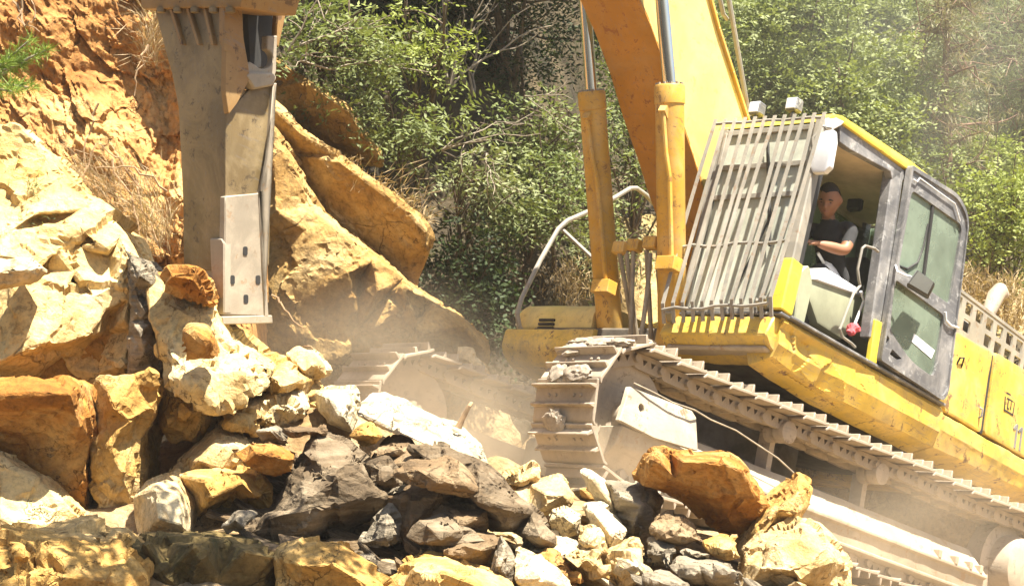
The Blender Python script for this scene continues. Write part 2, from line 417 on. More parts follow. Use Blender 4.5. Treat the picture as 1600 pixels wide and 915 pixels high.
_seed = [0]
def rock(label, outline, d, thick, mat, inner=None, name='boulder', cat='boulder', group=None, rough_=0.03, L=0.035, strata=0.0, under=0.22, bulge=0.5):
    """a solid block: silhouette ring at distance d, modelled front facets and a closed back"""
    _seed[0] += 1; sd = _seed[0]; rnd = random.Random(sd*7+1)
    pts = [(p[0], p[1], p[2] if len(p) > 2 else None) for p in outline]
    cx_ = sum(p[0] for p in pts)/len(pts); cy_ = sum(p[1] for p in pts)/len(pts)
    hy = max(abs(p[1]-cy_) for p in pts) or 1
    ring = []
    for x, y, dd in pts:
        t = -(y-cy_)/hy
        if dd is None: dd = thick*(under*max(0, -t) + 0.22*max(0, t) + 0.06*rnd.uniform(-1, 1))
        ring.append((x, y, dd))
    if inner is None:
        inner = []
        n = max(3, min(6, len(pts)//2)); a0 = rnd.uniform(0, 6)
        hx = max(abs(p[0]-cx_) for p in pts)
        for k in range(n):
            a = a0 + 2*math.pi*k/n; s = rnd.uniform(0.28, 0.5)
            x, y = cx_ + math.cos(a)*hx*s, cy_ + math.sin(a)*hy*s
            t = -(y-cy_)/hy
            inner.append((x, y, -thick*bulge*(1.0 - 0.9*max(0, t))*rnd.uniform(0.55, 1.1)))
    n = len(ring)
    v2 = [Vector((p[0], p[1])) for p in ring] + [Vector((p[0], p[1])) for p in inner]
    dep = [p[2] for p in ring] + [p[2] for p in inner]
    res = geometry.delaunay_2d_cdt(v2, [], [list(range(n))], 1, 1e-3)
    bm = bmesh.new(); vs = []
    for q, orig in zip(res[0], res[3]):
        dd = dep[orig[0]] if orig else 0.0
        vs.append(bm.verts.new(at(q.x, q.y, d + dd)))
    for f in res[2]:
        try: bm.faces.new([vs[i] for i in f])
        except ValueError: pass
    bl = [e for e in bm.edges if len(e.link_faces) == 1]
    bv = {}
    for e in bl:
        for v in e.verts: bv[v] = None
    c3 = sum((v.co for v in bv), Vector())/len(bv)
    for v in bv:
        q = c3 + (v.co - c3)*0.72; q.y += thick*rnd.uniform(0.6, 0.9); bv[v] = bm.verts.new(q)
    cb = bm.verts.new(c3 + Vector((0, thick*1.05, 0)))
    for e in bl:
        a, b = e.verts
        bm.faces.new((a, b, bv[b], bv[a])); bm.faces.new((bv[a], bv[b], cb))
    bmesh.ops.recalc_face_normals(bm, faces=bm.faces)
    es = [e for e in bm.edges if len(e.link_faces) == 2 and e.calc_face_angle(0) > R(22)]
    bmesh.ops.bevel(bm, geom=es, offset=0.008, segments=1, affect='EDGES', clamp_overlap=True)
    shape_rock(bm, sd, rough_, L, strata)
    return finish_rock(name, bm, M[mat], label, cat, group)
# --- bedding slabs behind the hammer
rock('upper tilted ochre slab with a smooth shaded face under the shrubs, highest of the slabs', [(400,66,.12),(432,88,.12),(470,118,.12),(510,142,.12),(548,164,.12),(572,205,.14),(597,238,.16),(600,262,.4),(560,262,.45),(500,222,.45),(430,172,.45),(395,142,.45)], 16.2, 1.3, 'slabrock',
     [(434,98,.0),(471,127,-.02),(509,152,.0),(545,175,-.02),(568,214,.0),(588,244,.02),(500,190,.24),(440,135,.22),(560,240,.3)], 'flat_rock', 'flat rock', None, 0.016, 0.04)
rock('middle tilted ochre slab with a cracked blunt end and dry grass along its upper edge', [(400,138,.12),(424,158,.12),(470,198,.12),(531,242,.12),(600,292,.12),(640,318,.12),(672,352,.12),(679,372,.2),(672,400,.3),(645,450,.4),(600,445,.45),(540,395,.45),(480,340,.45),(410,250,.45)], 15.7, 1.4, 'slabrock',
     [(424,168,.0),(470,208,-.02),(530,253,.0),(598,303,-.02),(634,330,-.03),(664,362,-.02),(666,385,.08),(638,405,.20),(590,380,.25),(520,320,.25),(455,240,.22),(624,350,.06),(630,395,.19)], 'flat_rock', 'flat rock', None, 0.016, 0.04)
rock('long lower slab of rough ochre bedrock running down behind the far track', [(380,150,.1),(420,190,.12),(447,240,.12),(490,322,.14),(525,347,.14),(584,393,.14),(630,436,.14),(680,470,.14),(728,500,.14),(761,534,.16),(763,570,.36),(752,612,.6),(700,660,.6),(600,670,.5),(480,640,.4),(400,600,.3),(380,380,.2)], 15.2, 2.0, 'slabrock',
     [(426,205,.0),(447,256,-.02),(486,334,.0),(523,358,-.02),(582,404,.0),(628,447,-.02),(678,481,.0),(726,512,-.01),(754,546,.02),(478,360,-.12),(500,400,-.10),(545,425,-.10),(590,455,-.10),(640,492,-.10),(646,515,-.04),(560,430,.14),(605,458,.15),(655,492,.18),(560,520,.12),(620,560,.3),(700,560,.45),(470,470,-.10),(430,330,-.14),(430,470,-.16),(500,580,.05)], 'flat_rock', 'flat rock', None, 0.026, 0.04)
rock('small sunlit block stuck on the foot of the lower slab beside the yellow bumper', [(715,540),(738,544),(742,560),(760,575),(764,600),(750,604),(735,580),(720,560)], 15.1, 0.4, 'pale', None, 'flat_rock', 'flat rock', None, 0.02, 0.05)
# --- left outcrop
rock('large sunlit cream outcrop at the left edge, cracked across under its sloping top', [(-60,170,.5),(0,190,.5),(30,198,.5),(62,228,.48),(96,268,.45),(122,296,.4),(150,318,.36),(182,345,.3),(204,380,.2),(216,402,.15),(208,445,.12),(208,520,.12),(206,605,.15),(170,615,.2),(135,602,.2),(112,575,.15),(97,553,.1),(60,582,.02),(0,594,-.02),(-60,602,-.05)], 11.1, 1.5, 'cream',
     [(20,240,.42),(80,290,.33),(130,330,.27),(185,374,.16),(0,300,.24),(60,333,.12),(128,363,.06),(165,388,.0),(200,403,-.02),(62,342,.30),(130,373,.24),(167,399,.18),(60,354,.10),(125,386,.07),(20,362,.04),(90,392,.0),(0,402,-.12),(60,414,-.10),(116,424,-.05),(114,434,.16),(60,422,.10),(0,412,.02),
      (30,440,-.2),(100,446,-.16),(146,460,-.08),(164,482,-.03),(100,500,-.26),(30,500,-.36),(142,520,-.14),(60,540,-.40),(100,538,-.26),(0,565,-.45),(172,432,.10),(174,490,.18),(167,522,.18),(140,552,.22),(186,440,.0),(192,500,-.03),(190,570,-.01),(152,585,.10),(200,470,.02)], 'outcrop_block', 'outcrop', None, 0.024, 0.035)
rock('flat pale stone above the dark gap at the left edge', [(-60,405,0.03),(0,400,0.03),(50,405,0.03),(62,420,0.03),(40,440,0.02),(0,455,-0.04),(-60,465,-0.04)], 10.35, 0.5, 'white',
     [(0,425,-.1),(35,425,-.05)], 'outcrop_block', 'outcrop', None, 0.02, 0.04)
rock('cracked grey column of rock at the right edge of the left outcrop', [(196,390,0.07),(222,400,0.07),(238,422,0.07),(242,448,0.07),(234,470,0.07),(236,500,0.07),(242,535,0.07),(250,562,0.07),(244,592,0.09),(222,596,0.09),(200,595,0.09),(204,500,0.07),(206,450,0.07)], 10.95, 0.8, 'grey',
     [(222,430,-.05),(220,480,-.02),(218,520,-.08),(226,550,-.06)], 'outcrop_block', 'outcrop', None, 0.04, 0.03)
rock('rough brown pillar at the lower right of the left outcrop beside the dark hollow', [(150,590,0.03),(205,585,0.03),(240,575,0.05),(246,600,0.05),(232,640,0.03),(213,690,0.03),(214,742,0.03),(206,790,0.05),(190,812,0.07),(165,795,0.07),(140,750,0.07),(134,680,0.07)], 10.4, 0.8, 'ochre',
     [(180,640,-.18),(205,660,-.15),(170,700,-.15),(190,740,-.12),(160,650,-.05)], 'outcrop_block', 'outcrop', None, 0.05, 0.035)
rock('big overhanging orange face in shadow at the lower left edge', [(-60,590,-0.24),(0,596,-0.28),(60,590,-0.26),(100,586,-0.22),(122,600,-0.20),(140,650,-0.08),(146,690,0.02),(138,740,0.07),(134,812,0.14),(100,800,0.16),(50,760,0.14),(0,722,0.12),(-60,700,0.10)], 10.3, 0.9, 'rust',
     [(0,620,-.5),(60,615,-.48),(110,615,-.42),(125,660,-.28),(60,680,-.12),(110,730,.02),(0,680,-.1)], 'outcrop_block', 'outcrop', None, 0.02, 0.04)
rock('sunlit sloping earth block under the orange overhang at the lower left edge', [(-60,690,0.14),(0,715,0.14),(50,755,0.14),(100,795,0.14),(145,830,0.14),(160,850,0.07),(100,850,0.00),(0,855,-0.08),(-60,855,-0.08)], 9.9, 0.9, 'cream',
     [(0,760,.05),(40,790,.05),(90,825,.1),(0,810,-.1),(60,835,-.05)], 'outcrop_block', 'outcrop', None, 0.04, 0.035)
rock('weathered ochre core of the left outcrop seen in the cracks between its blocks', [(-60,230,.3),(40,240,.3),(110,310,.3),(190,390,.3),(228,430,.3),(240,500,.3),(246,580,.3),(236,640,.3),(214,690,.3),(212,760,.4),(190,830,.4),(90,845,.3),(-60,850,.3)], 11.25, 1.2, 'ochre',
     [(20,330,.1),(100,400,.08),(190,450,.05),(180,560,0),(100,620,0),(150,700,-.05),(60,780,-.05),(0,500,.05)], 'outcrop_block', 'outcrop', None, 0.05, 0.04)
# --- foreground ledge
rock('sun dappled pitted ledge across the bottom left corner', [(-60,830,.3),(0,838,.3),(60,842,.3),(120,838,.3),(150,845,.3),(186,842,.3),(205,862,.2),(230,890,.1),(240,960,0),(-60,960,-.1)], 8.6, 0.8, 'ochre',
     [(20,858,-.05),(80,862,-.05),(125,872,-.02),(160,880,.1),(60,890,.05),(110,900,-.12),(20,905,-.1),(180,905,-.08)], 'boulder', 'boulder', None, 0.03, 0.03)
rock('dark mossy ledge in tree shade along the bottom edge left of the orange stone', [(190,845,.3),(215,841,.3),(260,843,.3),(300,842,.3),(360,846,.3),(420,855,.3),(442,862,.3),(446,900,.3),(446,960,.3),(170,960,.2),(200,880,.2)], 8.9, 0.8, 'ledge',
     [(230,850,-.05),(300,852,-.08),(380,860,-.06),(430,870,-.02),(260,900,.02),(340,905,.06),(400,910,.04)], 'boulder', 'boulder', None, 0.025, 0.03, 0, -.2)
rock('orange hollowed stone at the bottom edge below the big dark boulder', [(436,866,.2),(480,862,.2),(527,861,.2),(550,874,.2),(574,890,.15),(606,915,.1),(620,960,0),(430,960,0)], 8.8, 0.6, 'ochre',
     [(470,885,-.06),(520,880,-.1),(550,900,-.12),(470,915,.08)], 'boulder', 'boulder', None, 0.03, 0.03)
rock('smooth ochre boulder at the bottom edge right of the hollowed stone', [(596,905,.2),(620,886,.2),(652,870,.2),(700,872,.2),(742,888,.2),(800,915,.15),(830,960,0),(590,960,0)], 8.9, 0.6, 'ochre',
     [(650,890,-.08),(700,895,-.12),(750,915,-.1)], 'boulder', 'boulder', None, 0.02, 0.03)
# --- middle left: earth mound and stones
rock('smooth sunlit yellow mound below the hammer, right of the grey column', [(232,440,.6),(262,440,.6),(300,462,.55),(334,474,.5),(346,505,.45),(366,535,.4),(402,560,.35),(430,590,.3),(400,625,.1),(340,640,0),(290,640,0),(250,610,.1),(244,565,.2),(232,500,.3)], 10.45, 1.2, 'cream',
     [(280,490,.25),(320,500,.25),(260,540,.1),(340,580,.05),(300,600,-.1),(380,590,.05),(265,590,-.02)], 'boulder', 'boulder', None, 0.035, 0.04)
rock('dark orange square stone set in the yellow mound', [(283,515),(296,507),(318,510),(330,530),(341,558),(320,566),(284,568),(281,540)], 10.02, 0.35, 'rust', [(300,520,-.2),(320,535,-.16),(300,555,.0),(325,555,.0)], 'boulder', 'boulder', None, 0.012, 0.03, 0, .5)
rock('orange flat topped block wedged just left of the hammer tip', [(243,424,.3),(262,419,.35),(305,418,.35),(318,428,.3),(332,455,.25),(338,474,.2),(325,476,.2),(285,458,.2),(255,446,.2)], 10.45, 0.45, 'rust', [(270,432,-.05),(305,432,-.06),(320,458,-.02)], 'boulder', 'boulder', None, 0.015, 0.03, 0, .4)
rock('lumpy orange rock hanging over the dark hollow', [(246,606,.2),(270,590,.25),(310,610,.25),(334,632,.25),(320,660,.2),(302,684,.2),(286,676,.2),(272,684,.2),(258,668,.2),(250,640,.2)], 10.7, 0.6, 'ochre', [(280,620,-.1),(305,640,-.12),(275,650,-.14),(296,662,-.1)], 'boulder', 'boulder', None, 0.05, 0.03)
rock('triangular pale boulder with a ridge right of the dark hollow', [(263,732,.2),(285,712,.25),(312,688,.25),(338,664,.25),(372,676,.25),(402,684,.25),(402,705,.2),(374,742,.1),(330,742,.1),(290,744,.1)], 10.5, 0.7, 'pale', [(335,690,-.05),(360,705,-.12),(310,720,-.15),(345,730,-.18)], 'boulder', 'boulder', None, 0.025, 0.03)
rock('small ochre stone wedged above the triangular boulder', [(337,662),(350,650),(372,643),(398,650),(402,680),(372,678),(342,668)], 10.75, 0.35, 'ochre', None, 'boulder', 'boulder', None, 0.02, 0.03)
rock('pale bulky boulder leaning beside the dark hollow, lower left', [(208,802,.2),(206,778,.2),(225,752,.25),(262,736,.3),(277,742,.3),(292,766,.25),(304,788,.25),(302,845,.2),(260,852,.1),(214,842,.1)], 9.8, 0.7, 'pale', [(245,765,-.02),(280,775,.0),(250,810,-.15),(285,820,-.1)], 'boulder', 'boulder', None, 0.02, 0.03)
rock('long orange rounded rock lying right of the pale leaning boulder', [(279,744,.2),(305,735,.25),(345,729,.25),(400,738,.25),(424,760,.25),(424,775,.2),(412,790,.2),(350,793,.2),(304,811,.2),(302,780,.2)], 10.0, 0.5, 'ochre', [(320,750,-.1),(380,752,-.12),(330,775,-.16),(400,775,-.1)], 'boulder', 'boulder', None, 0.02, 0.03)
rock('angular orange stone perched on the big dark boulder', [(364,706),(388,690),(424,691),(448,704),(463,716),(458,738),(428,748),(400,738),(380,724)], 10.0, 0.4, 'rust', [(400,708,-.12),(430,715,-.16),(425,735,-.02)], 'boulder', 'boulder', None, 0.012, 0.03)
rock('low sunlit boulder left of the white block, upper edge of the rubble', [(322,662,.3),(340,645,.35),(372,632,.4),(405,620,.4),(438,602,.4),(473,607,.35),(486,632,.3),(480,648,.2),(452,666,.1),(400,672,.1),(350,676,.1)], 10.9, 0.7, 'pale', [(380,648,0),(430,630,-.02),(455,640,-.1),(410,655,-.12)], 'boulder', 'boulder', None, 0.03, 0.03)
rock('pitted lumpy stone behind the low sunlit boulder', [(320,585,.2),(345,572,.25),(380,568,.25),(408,580,.2),(414,605,.15),(385,620,.1),(345,620,.1),(325,605,.1)], 11.2, 0.5, 'white', None, 'boulder', 'boulder', None, 0.04, 0.03)
rock('grey angular stone between the orange stone and the low boulder', [(398,674),(424,660),(440,668),(456,687),(448,701),(428,700),(408,692)], 10.3, 0.3, 'grey', [(424,672,-.1),(440,688,-.06)], 'boulder', 'boulder', None, 0.012, 0.025)
rock('brown stick shaped stone lying across the top of the dark pile', [(443,671),(465,664),(507,664),(512,674),(508,681),(455,683)], 10.35, 0.16, 'brown', None, 'boulder', 'boulder', None, 0.008, 0.025)
rock('blazing white block at the crest of the rubble', [(492,612,.25),(508,605,.3),(552,609,.3),(557,637,.25),(546,673,.15),(514,660,.15),(496,640,.2)], 10.9, 0.5, 'white', [(515,622,-.02),(540,630,-.05),(530,650,-.1)], 'boulder', 'boulder', None, 0.02, 0.03)
rock('rounded sunlit stone on the earth slope above the white block', [(448,552),(466,541),(486,548),(505,570),(508,588),(490,596),(465,590),(452,572)], 11.6, 0.45, 'pale', None, 'boulder', 'boulder', None, 0.03, 0.035)
rock('ochre earth heap sloping down right of the yellow mound', [(396,556,.4),(430,556,.4),(455,572,.4),(492,594,.4),(505,612,.3),(470,625,.0),(420,622,.0),(395,605,.1)], 11.4, 0.8, 'ochre', None, 'boulder', 'boulder', None, 0.045, 0.04)
rock('long white speckled slab tilted down to the right in front of the far track', [(560,646,.0),(566,628,.2),(580,612,.35),(596,614,.4),(640,636,.4),(690,656,.4),(722,666,.4),(749,694,.35),(769,734,.25),(744,724,.05),(686,704,-.05),(620,676,-.1)], 10.7, 0.55, 'speckled', [(600,634,.15),(660,660,.12),(715,690,.12)], 'flat_rock', 'flat rock', None, 0.014, 0.03, 0, .9)
rock('yellow rounded stone tucked under the white speckled slab', [(544,684),(552,670),(566,661),(588,658),(600,684),(588,696),(560,702)], 10.55, 0.35, 'ochre', None, 'boulder', 'boulder', None, 0.02, 0.03)
# --- dark pile in the middle
rock('largest dark boulder with a grey dusty top and a shaded front', [(320,842,.1),(350,820,.2),(420,793,.4),(440,760,.5),(448,735,.5),(470,712,.55),(494,680,.6),(530,688,.55),(548,700,.5),(574,717,.4),(581,742,.25),(602,778,.15),(588,804,.2),(545,832,.3),(504,856,.3),(470,864,.2),(434,858,.1),(380,852,.1)], 9.8, 1.1, 'dark',
     [(555,725,.05),(520,750,-.1),(472,785,-.2),(420,810,-.18),(465,800,-.22),(520,790,-.1),(570,770,-.02),(500,740,.1),(470,750,.1),(400,832,-.15),(480,835,-.02)], 'boulder', 'boulder', None, 0.02, 0.03, 0.012)
rock('dark notch stone between the largest dark boulder and the brown one', [(575,722),(604,716),(622,736),(628,756),(602,768),(585,752)], 10.1, 0.4, 'dark', None, 'boulder', 'boulder', None, 0.015, 0.03)
rock('earthy brown clod with roots under the white speckled slab', [(566,706),(585,690),(610,685),(640,692),(648,706),(628,722),(590,722)], 10.45, 0.4, 'brown', None, 'boulder', 'boulder', None, 0.05, 0.025)
rock('brown faceted stone in the middle of the dark pile below the earthy clod', [(610,726,.1),(640,700,.3),(684,703,.3),(698,727,.2),(676,748,.1),(640,756,0)], 10.15, 0.5, 'brown', [(650,722,-.1),(675,722,-.06)], 'boulder', 'boulder', None, 0.012, 0.03)
rock('flat pale flake resting on the dark pile', [(599,771),(612,762),(636,752),(640,756),(628,767),(606,774)], 9.95, 0.1, 'grey', None, 'boulder', 'boulder', None, 0.006, 0.02)
rock('brown wedge boulder leaning in front of the dark pile', [(598,775,.2),(640,756,.3),(700,750,.35),(720,760,.3),(702,792,.1),(664,838,.1),(628,860,.1),(612,820,.15)], 9.8, 0.5, 'brown', [(640,780,-.08),(685,775,-.06),(640,825,-.1)], 'boulder', 'boulder', None, 0.016, 0.03, 0.012)
rock('grey cone shaped stone in front of the brown wedge boulder', [(560,850,.1),(580,815,.15),(611,788,.2),(622,808,.15),(631,842,.1),(608,858,.05)], 9.65, 0.3, 'grey', [(605,815,-.06),(600,840,-.1)], 'boulder', 'boulder', None, 0.012, 0.025)
rock('long black boulder sloping down to a rounded nose at the right of the dark pile', [(640,700,.6),(690,698,.6),(740,722,.5),(790,762,.4),(830,800,.3),(866,838,.2),(870,852,.2),(842,860,.2),(800,832,.3),(765,832,.35),(740,802,.35),(700,792,.4),(712,762,.3),(690,735,.4)], 9.6, 0.8, 'dark', [(700,725,.2),(750,752,.05),(800,795,-.05),(845,840,-.08),(750,780,-.02),(790,815,.05)], 'boulder', 'boulder', None, 0.018, 0.03, 0.01)
rock('layered brown stone under the long black boulder', [(674,826),(690,794),(730,790),(762,797),(762,812),(758,824),(700,832)], 9.7, 0.4, 'brown', None, 'boulder', 'boulder', None, 0.012, 0.022, 0.03)
rock('lower layered grey stone at the foot of the dark pile', [(645,866),(690,852),(730,838),(776,834),(782,852),(760,870),(730,888),(690,878)], 9.5, 0.4, 'brown', None, 'boulder', 'boulder', None, 0.012, 0.022, 0.03)
rock('blue grey upright shard at the bottom edge under the black nose', [(764,900),(772,865),(782,828),(795,848),(803,872),(802,930),(768,930)], 9.3, 0.25, 'grey', None, 'boulder', 'boulder', None, 0.012, 0.025)
rock('greenish grey fragment between the ochre boulder and the dark pile', [(545,872),(560,864),(584,870),(598,898),(570,896)], 9.3, 0.25, 'grey', None, 'boulder', 'boulder', None, 0.012, 0.025)
rock('grey cracked plate lying left of the largest dark boulder', [(345,822),(370,800),(390,796),(408,802),(380,828),(352,838)], 9.55, 0.2, 'grey', None, 'boulder', 'boulder', None, 0.01, 0.025, 0.01)
rock('flat grey brown slab tilted down to the right across the middle of the dark pile', [(604,742,.1),(640,716,.2),(700,712,.25),(742,738,.2),(770,770,.15),(742,778,.05),(690,764,0),(640,762,0)], 9.62, 0.28, 'brown', [(650,730,-.04),(710,735,-.06),(690,752,-.1),(735,762,-.05)], 'flat_rock', 'flat rock', None, 0.012, 0.025, 0.012)
rock('thin dark slab leaning right against the grey cone shaped stone', [(632,838,.1),(652,806,.15),(690,800,.15),(742,826,.1),(762,846,.05),(700,852,0),(655,850,0)], 9.4, 0.2, 'dark', [(665,818,-.03),(710,828,-.05),(690,842,-.08)], 'flat_rock', 'flat rock', None, 0.012, 0.022, 0.012)
# --- pale pile in the middle right
rock('cream stone with a raised corner at the left end of the pale pile', [(782,760),(790,741),(815,734),(832,719),(842,734),(842,752),(815,766)], 11.3, 0.4, 'pale', None, 'boulder', 'boulder', None, 0.02, 0.03)
rock('tan stone with a sharp peak left of the pointed pale rock', [(800,766,.2),(830,757,.3),(876,745,.3),(888,758,.25),(898,773,.2),(893,788,.1),(852,807,.05),(822,802,.1)], 10.9, 0.5, 'pale', [(850,768,-.05),(880,772,-.05),(850,790,-.1)], 'boulder', 'boulder', None, 0.016, 0.03)
rock('pointed pale rock tilted up to the left in the pale pile', [(905,735,.1),(912,729,.15),(922,731,.2),(957,762,.2),(982,804,.1),(965,818,.0),(934,790,.0)], 10.6, 0.35, 'white', [(925,748,-.06),(950,782,-.1)], 'boulder', 'boulder', None, 0.012, 0.025)
rock('layered grey stone with wavy bedding beside the pointed pale rock', [(945,748,.2),(970,752,.25),(1000,760,.25),(1012,778,.2),(1022,795,.15),(1014,832,.1),(984,846,.1),(958,805,.1)], 10.5, 0.45, 'grey', [(970,775,-.1),(1000,790,-.08),(990,820,-.12)], 'boulder', 'boulder', None, 0.016, 0.022, 0.02)
rock('shaded tan stone behind the layered grey stone', [(996,756),(1018,760),(1036,780),(1030,802),(1012,808),(1004,782)], 10.8, 0.4, 'brown', None, 'boulder', 'boulder', None, 0.016, 0.03)
rock('dazzling white block in the centre of the pale pile', [(915,792,.2),(922,787,.2),(940,788,.2),(960,806,.15),(977,826,.1),(974,842,.05),(952,868,.0),(928,845,.1)], 10.2, 0.45, 'white', [(935,808,-.06),(955,835,-.1)], 'boulder', 'boulder', None, 0.016, 0.03)
rock('small white cube shaped stone left of the dazzling white block', [(854,814),(860,797),(884,791),(912,806),(904,836),(870,850)], 10.3, 0.4, 'white', [(880,808,-.08),(895,818,-.1)], 'boulder', 'boulder', None, 0.014, 0.03)
rock('sunlit rough chunk below the small white cube shaped stone', [(806,848),(840,840),(876,842),(902,852),(915,872),(880,890),(840,882),(812,868)], 9.9, 0.5, 'white', None, 'boulder', 'boulder', None, 0.03, 0.03)
rock('speckled cone of stone propped on the flat white piece', [(905,845),(914,826),(930,822),(942,838),(948,868),(935,880),(915,868)], 9.9, 0.3, 'pale', None, 'boulder', 'boulder', None, 0.016, 0.025)
rock('rust coloured splinter at the bottom edge right of the black nose', [(834,864),(848,858),(866,859),(888,880),(906,912),(895,920),(868,894)], 9.6, 0.25, 'rust', None, 'boulder', 'boulder', None, 0.01, 0.025)
rock('flat white piece lying near the bottom edge beside the rust splinter', [(878,869),(905,862),(938,857),(953,895),(930,905),(905,890)], 9.6, 0.3, 'pale', None, 'boulder', 'boulder', None, 0.016, 0.025)
rock('white scree slab at the bottom edge left of the rust splinter', [(800,880),(806,858),(830,872),(868,896),(900,930),(840,940),(805,920)], 9.35, 0.4, 'white', None, 'boulder', 'boulder', None, 0.02, 0.025)
rock('upright yellow chunk at the bottom edge left of the banded grey stone', [(948,908),(950,872),(972,858),(994,843),(1003,856),(1002,900),(990,930),(955,930)], 9.8, 0.4, 'pale', None, 'boulder', 'boulder', None, 0.03, 0.025)
rock('huge rust brown boulder resting against the track frame', [(994,740,.3),(1004,722,.3),(1022,703,.4),(1042,705,.4),(1062,710,.35),(1090,704,.4),(1132,707,.45),(1150,716,.45),(1167,732,.45),(1182,756,.4),(1203,790,.3),(1190,815,.35),(1160,848,.42),(1124,840,.42),(1096,812,.4),(1068,786,.36),(1041,770,.3),(1006,754,.2)], 10.3, 0.9, 'rust',
     [(1022,716,-.02),(1066,720,-.10),(1120,719,-.14),(1155,735,-.12),(1178,775,-.04),(1055,748,.08),(1110,775,.10),(1140,815,.24)], 'boulder', 'boulder', None, 0.026, 0.03, 0, .3)
rock('ochre boulder with a bright ragged top right of the huge rust boulder', [(1155,862,.2),(1172,838,.2),(1192,800,.25),(1212,778,.3),(1235,757,.35),(1252,740,.35),(1268,748,.35),(1276,762,.3),(1270,788,.2),(1248,815,.15),(1215,838,.15),(1180,860,.15)], 10.4, 0.6, 'ochre', [(1215,795,-.06),(1245,772,-.02),(1240,800,-.06),(1195,830,-.08)], 'boulder', 'boulder', None, 0.025, 0.03)
rock('big sunlit cream boulder at the bottom edge under the track frame', [(1158,905,.2),(1166,870,.25),(1192,842,.3),(1222,825,.35),(1250,813,.35),(1282,824,.3),(1305,850,.25),(1330,884,.2),(1338,940,.1),(1150,940,.1)], 9.9, 0.8, 'pale', [(1215,850,-.02),(1265,842,.02),(1295,875,-.06),(1230,890,-.15),(1190,890,-.05),(1290,910,.02),(1240,915,.1)], 'boulder', 'boulder', None, 0.025, 0.03)
rock('dark brown block in shade below the huge rust boulder', [(1018,822),(1040,808),(1070,812),(1092,822),(1106,848),(1070,858),(1024,842)], 10.1, 0.4, 'brown', None, 'boulder', 'boulder', None, 0.03, 0.025)
rock('banded grey stone with a pale front left of the thin slabs', [(1006,866),(1012,848),(1026,843),(1064,853),(1058,872),(1042,888),(1014,884)], 9.9, 0.3, 'grey', None, 'boulder', 'boulder', None, 0.012, 0.022, 0.015)
rock('thin grey slab on top of the long grey slab', [(1060,862),(1068,856),(1112,864),(1108,876),(1076,874)], 9.95, 0.2, 'grey', None, 'flat_rock', 'flat rock', None, 0.006, 0.022)
rock('long grey slab lying flat near the bottom edge', [(1046,888),(1058,876),(1112,876),(1160,890),(1164,900),(1152,912),(1105,914),(1062,902)], 9.7, 0.35, 'grey', None, 'flat_rock', 'flat rock', None, 0.012, 0.022, 0.015)
rock('tan wedge between the dark brown block and the cream boulder', [(1100,850),(1126,842),(1152,845),(1160,872),(1138,876),(1112,866)], 10.0, 0.3, 'ochre', None, 'boulder', 'boulder', None, 0.012, 0.025)
rock('split grey stone at the bottom edge left of the long slab', [(1004,900),(1030,882),(1050,888),(1080,908),(1090,935),(1005,935)], 9.5, 0.3, 'grey', None, 'boulder', 'boulder', None, 0.014, 0.022, 0.015)

# --- loose stones scattered over the rubble slope
protos = []
for k in range(9):
    rnd = random.Random(50+k); bm = bmesh.new()
    for _ in range(10):
        v = Vector((rnd.gauss(0,1), rnd.gauss(0,1), rnd.gauss(0,1))).normalized()
        bm.verts.new((v.x*1.0, v.y*rnd.uniform(.6,.9), v.z*rnd.uniform(.45,.8)))
    r = bmesh.ops.convex_hull(bm, input=bm.verts)
    bmesh.ops.delete(bm, geom=[v for v in bm.verts if not v.link_faces], context='VERTS')
    bmesh.ops.bevel(bm, geom=bm.edges[:], offset=0.05, segments=1, affect='EDGES', clamp_overlap=True)
    densify(bm, 0.25)
    for v in bm.verts: v.co += noise.noise_vector(v.co*2.5 + Vector((k*7,0,0)))*0.05 + noise.noise_vector(v.co*7)*0.03
    bmesh.ops.recalc_face_normals(bm, faces=bm.faces)
    me = bpy.data.meshes.new('loose_stone'); bm.to_mesh(me); bm.free(); me.shade_smooth(); me.set_sharp_from_angle(angle=R(35))
    protos.append(me)
stone_mats = ['pale','white','ochre','grey','brown','dark','cream']
pm = {}
for mk in stone_mats:
    for k, me in enumerate(protos):
        c = me.copy(); c.materials.clear(); c.materials.append(M[mk]); pm[mk,k] = c
rnd = random.Random(4)
zones = [  # px range, py guide via depth range, count, materials, label, group, size
    ((780,1010),(9.6,12.0),56,['pale','white','ochre','grey','pale'],'loose pale stone among the bright boulders of the middle pile','loose stones of the pale pile',(0.05,0.22)),
    ((1000,1350),(9.4,11.4),44,['pale','grey','ochre'],'loose stone in front of the track frame on the right of the rubble','loose stones by the track frame',(0.05,0.22)),
    ((330,780),(9.2,10.8),60,['brown','dark','brown'],'loose dark stone in the gaps of the dark pile','loose stones of the dark pile',(0.06,0.24)),
    ((260,620),(10.6,12.4),60,['pale','cream','ochre','ochre'],'loose sunlit stone on the earth slope under the hammer','loose stones below the hammer',(0.04,0.16)),
]
zones += [((430,860),(9.2,10.4),42,['dark','brown','grey'],'small flat chip of dark stone between the boulders of the dark pile','chips of the dark pile',(0.02,0.06)),
          ((790,1200),(9.4,11.4),46,['pale','white','cream'],'small pale chip between the stones of the middle pile','chips of the pale pile',(0.02,0.06))]
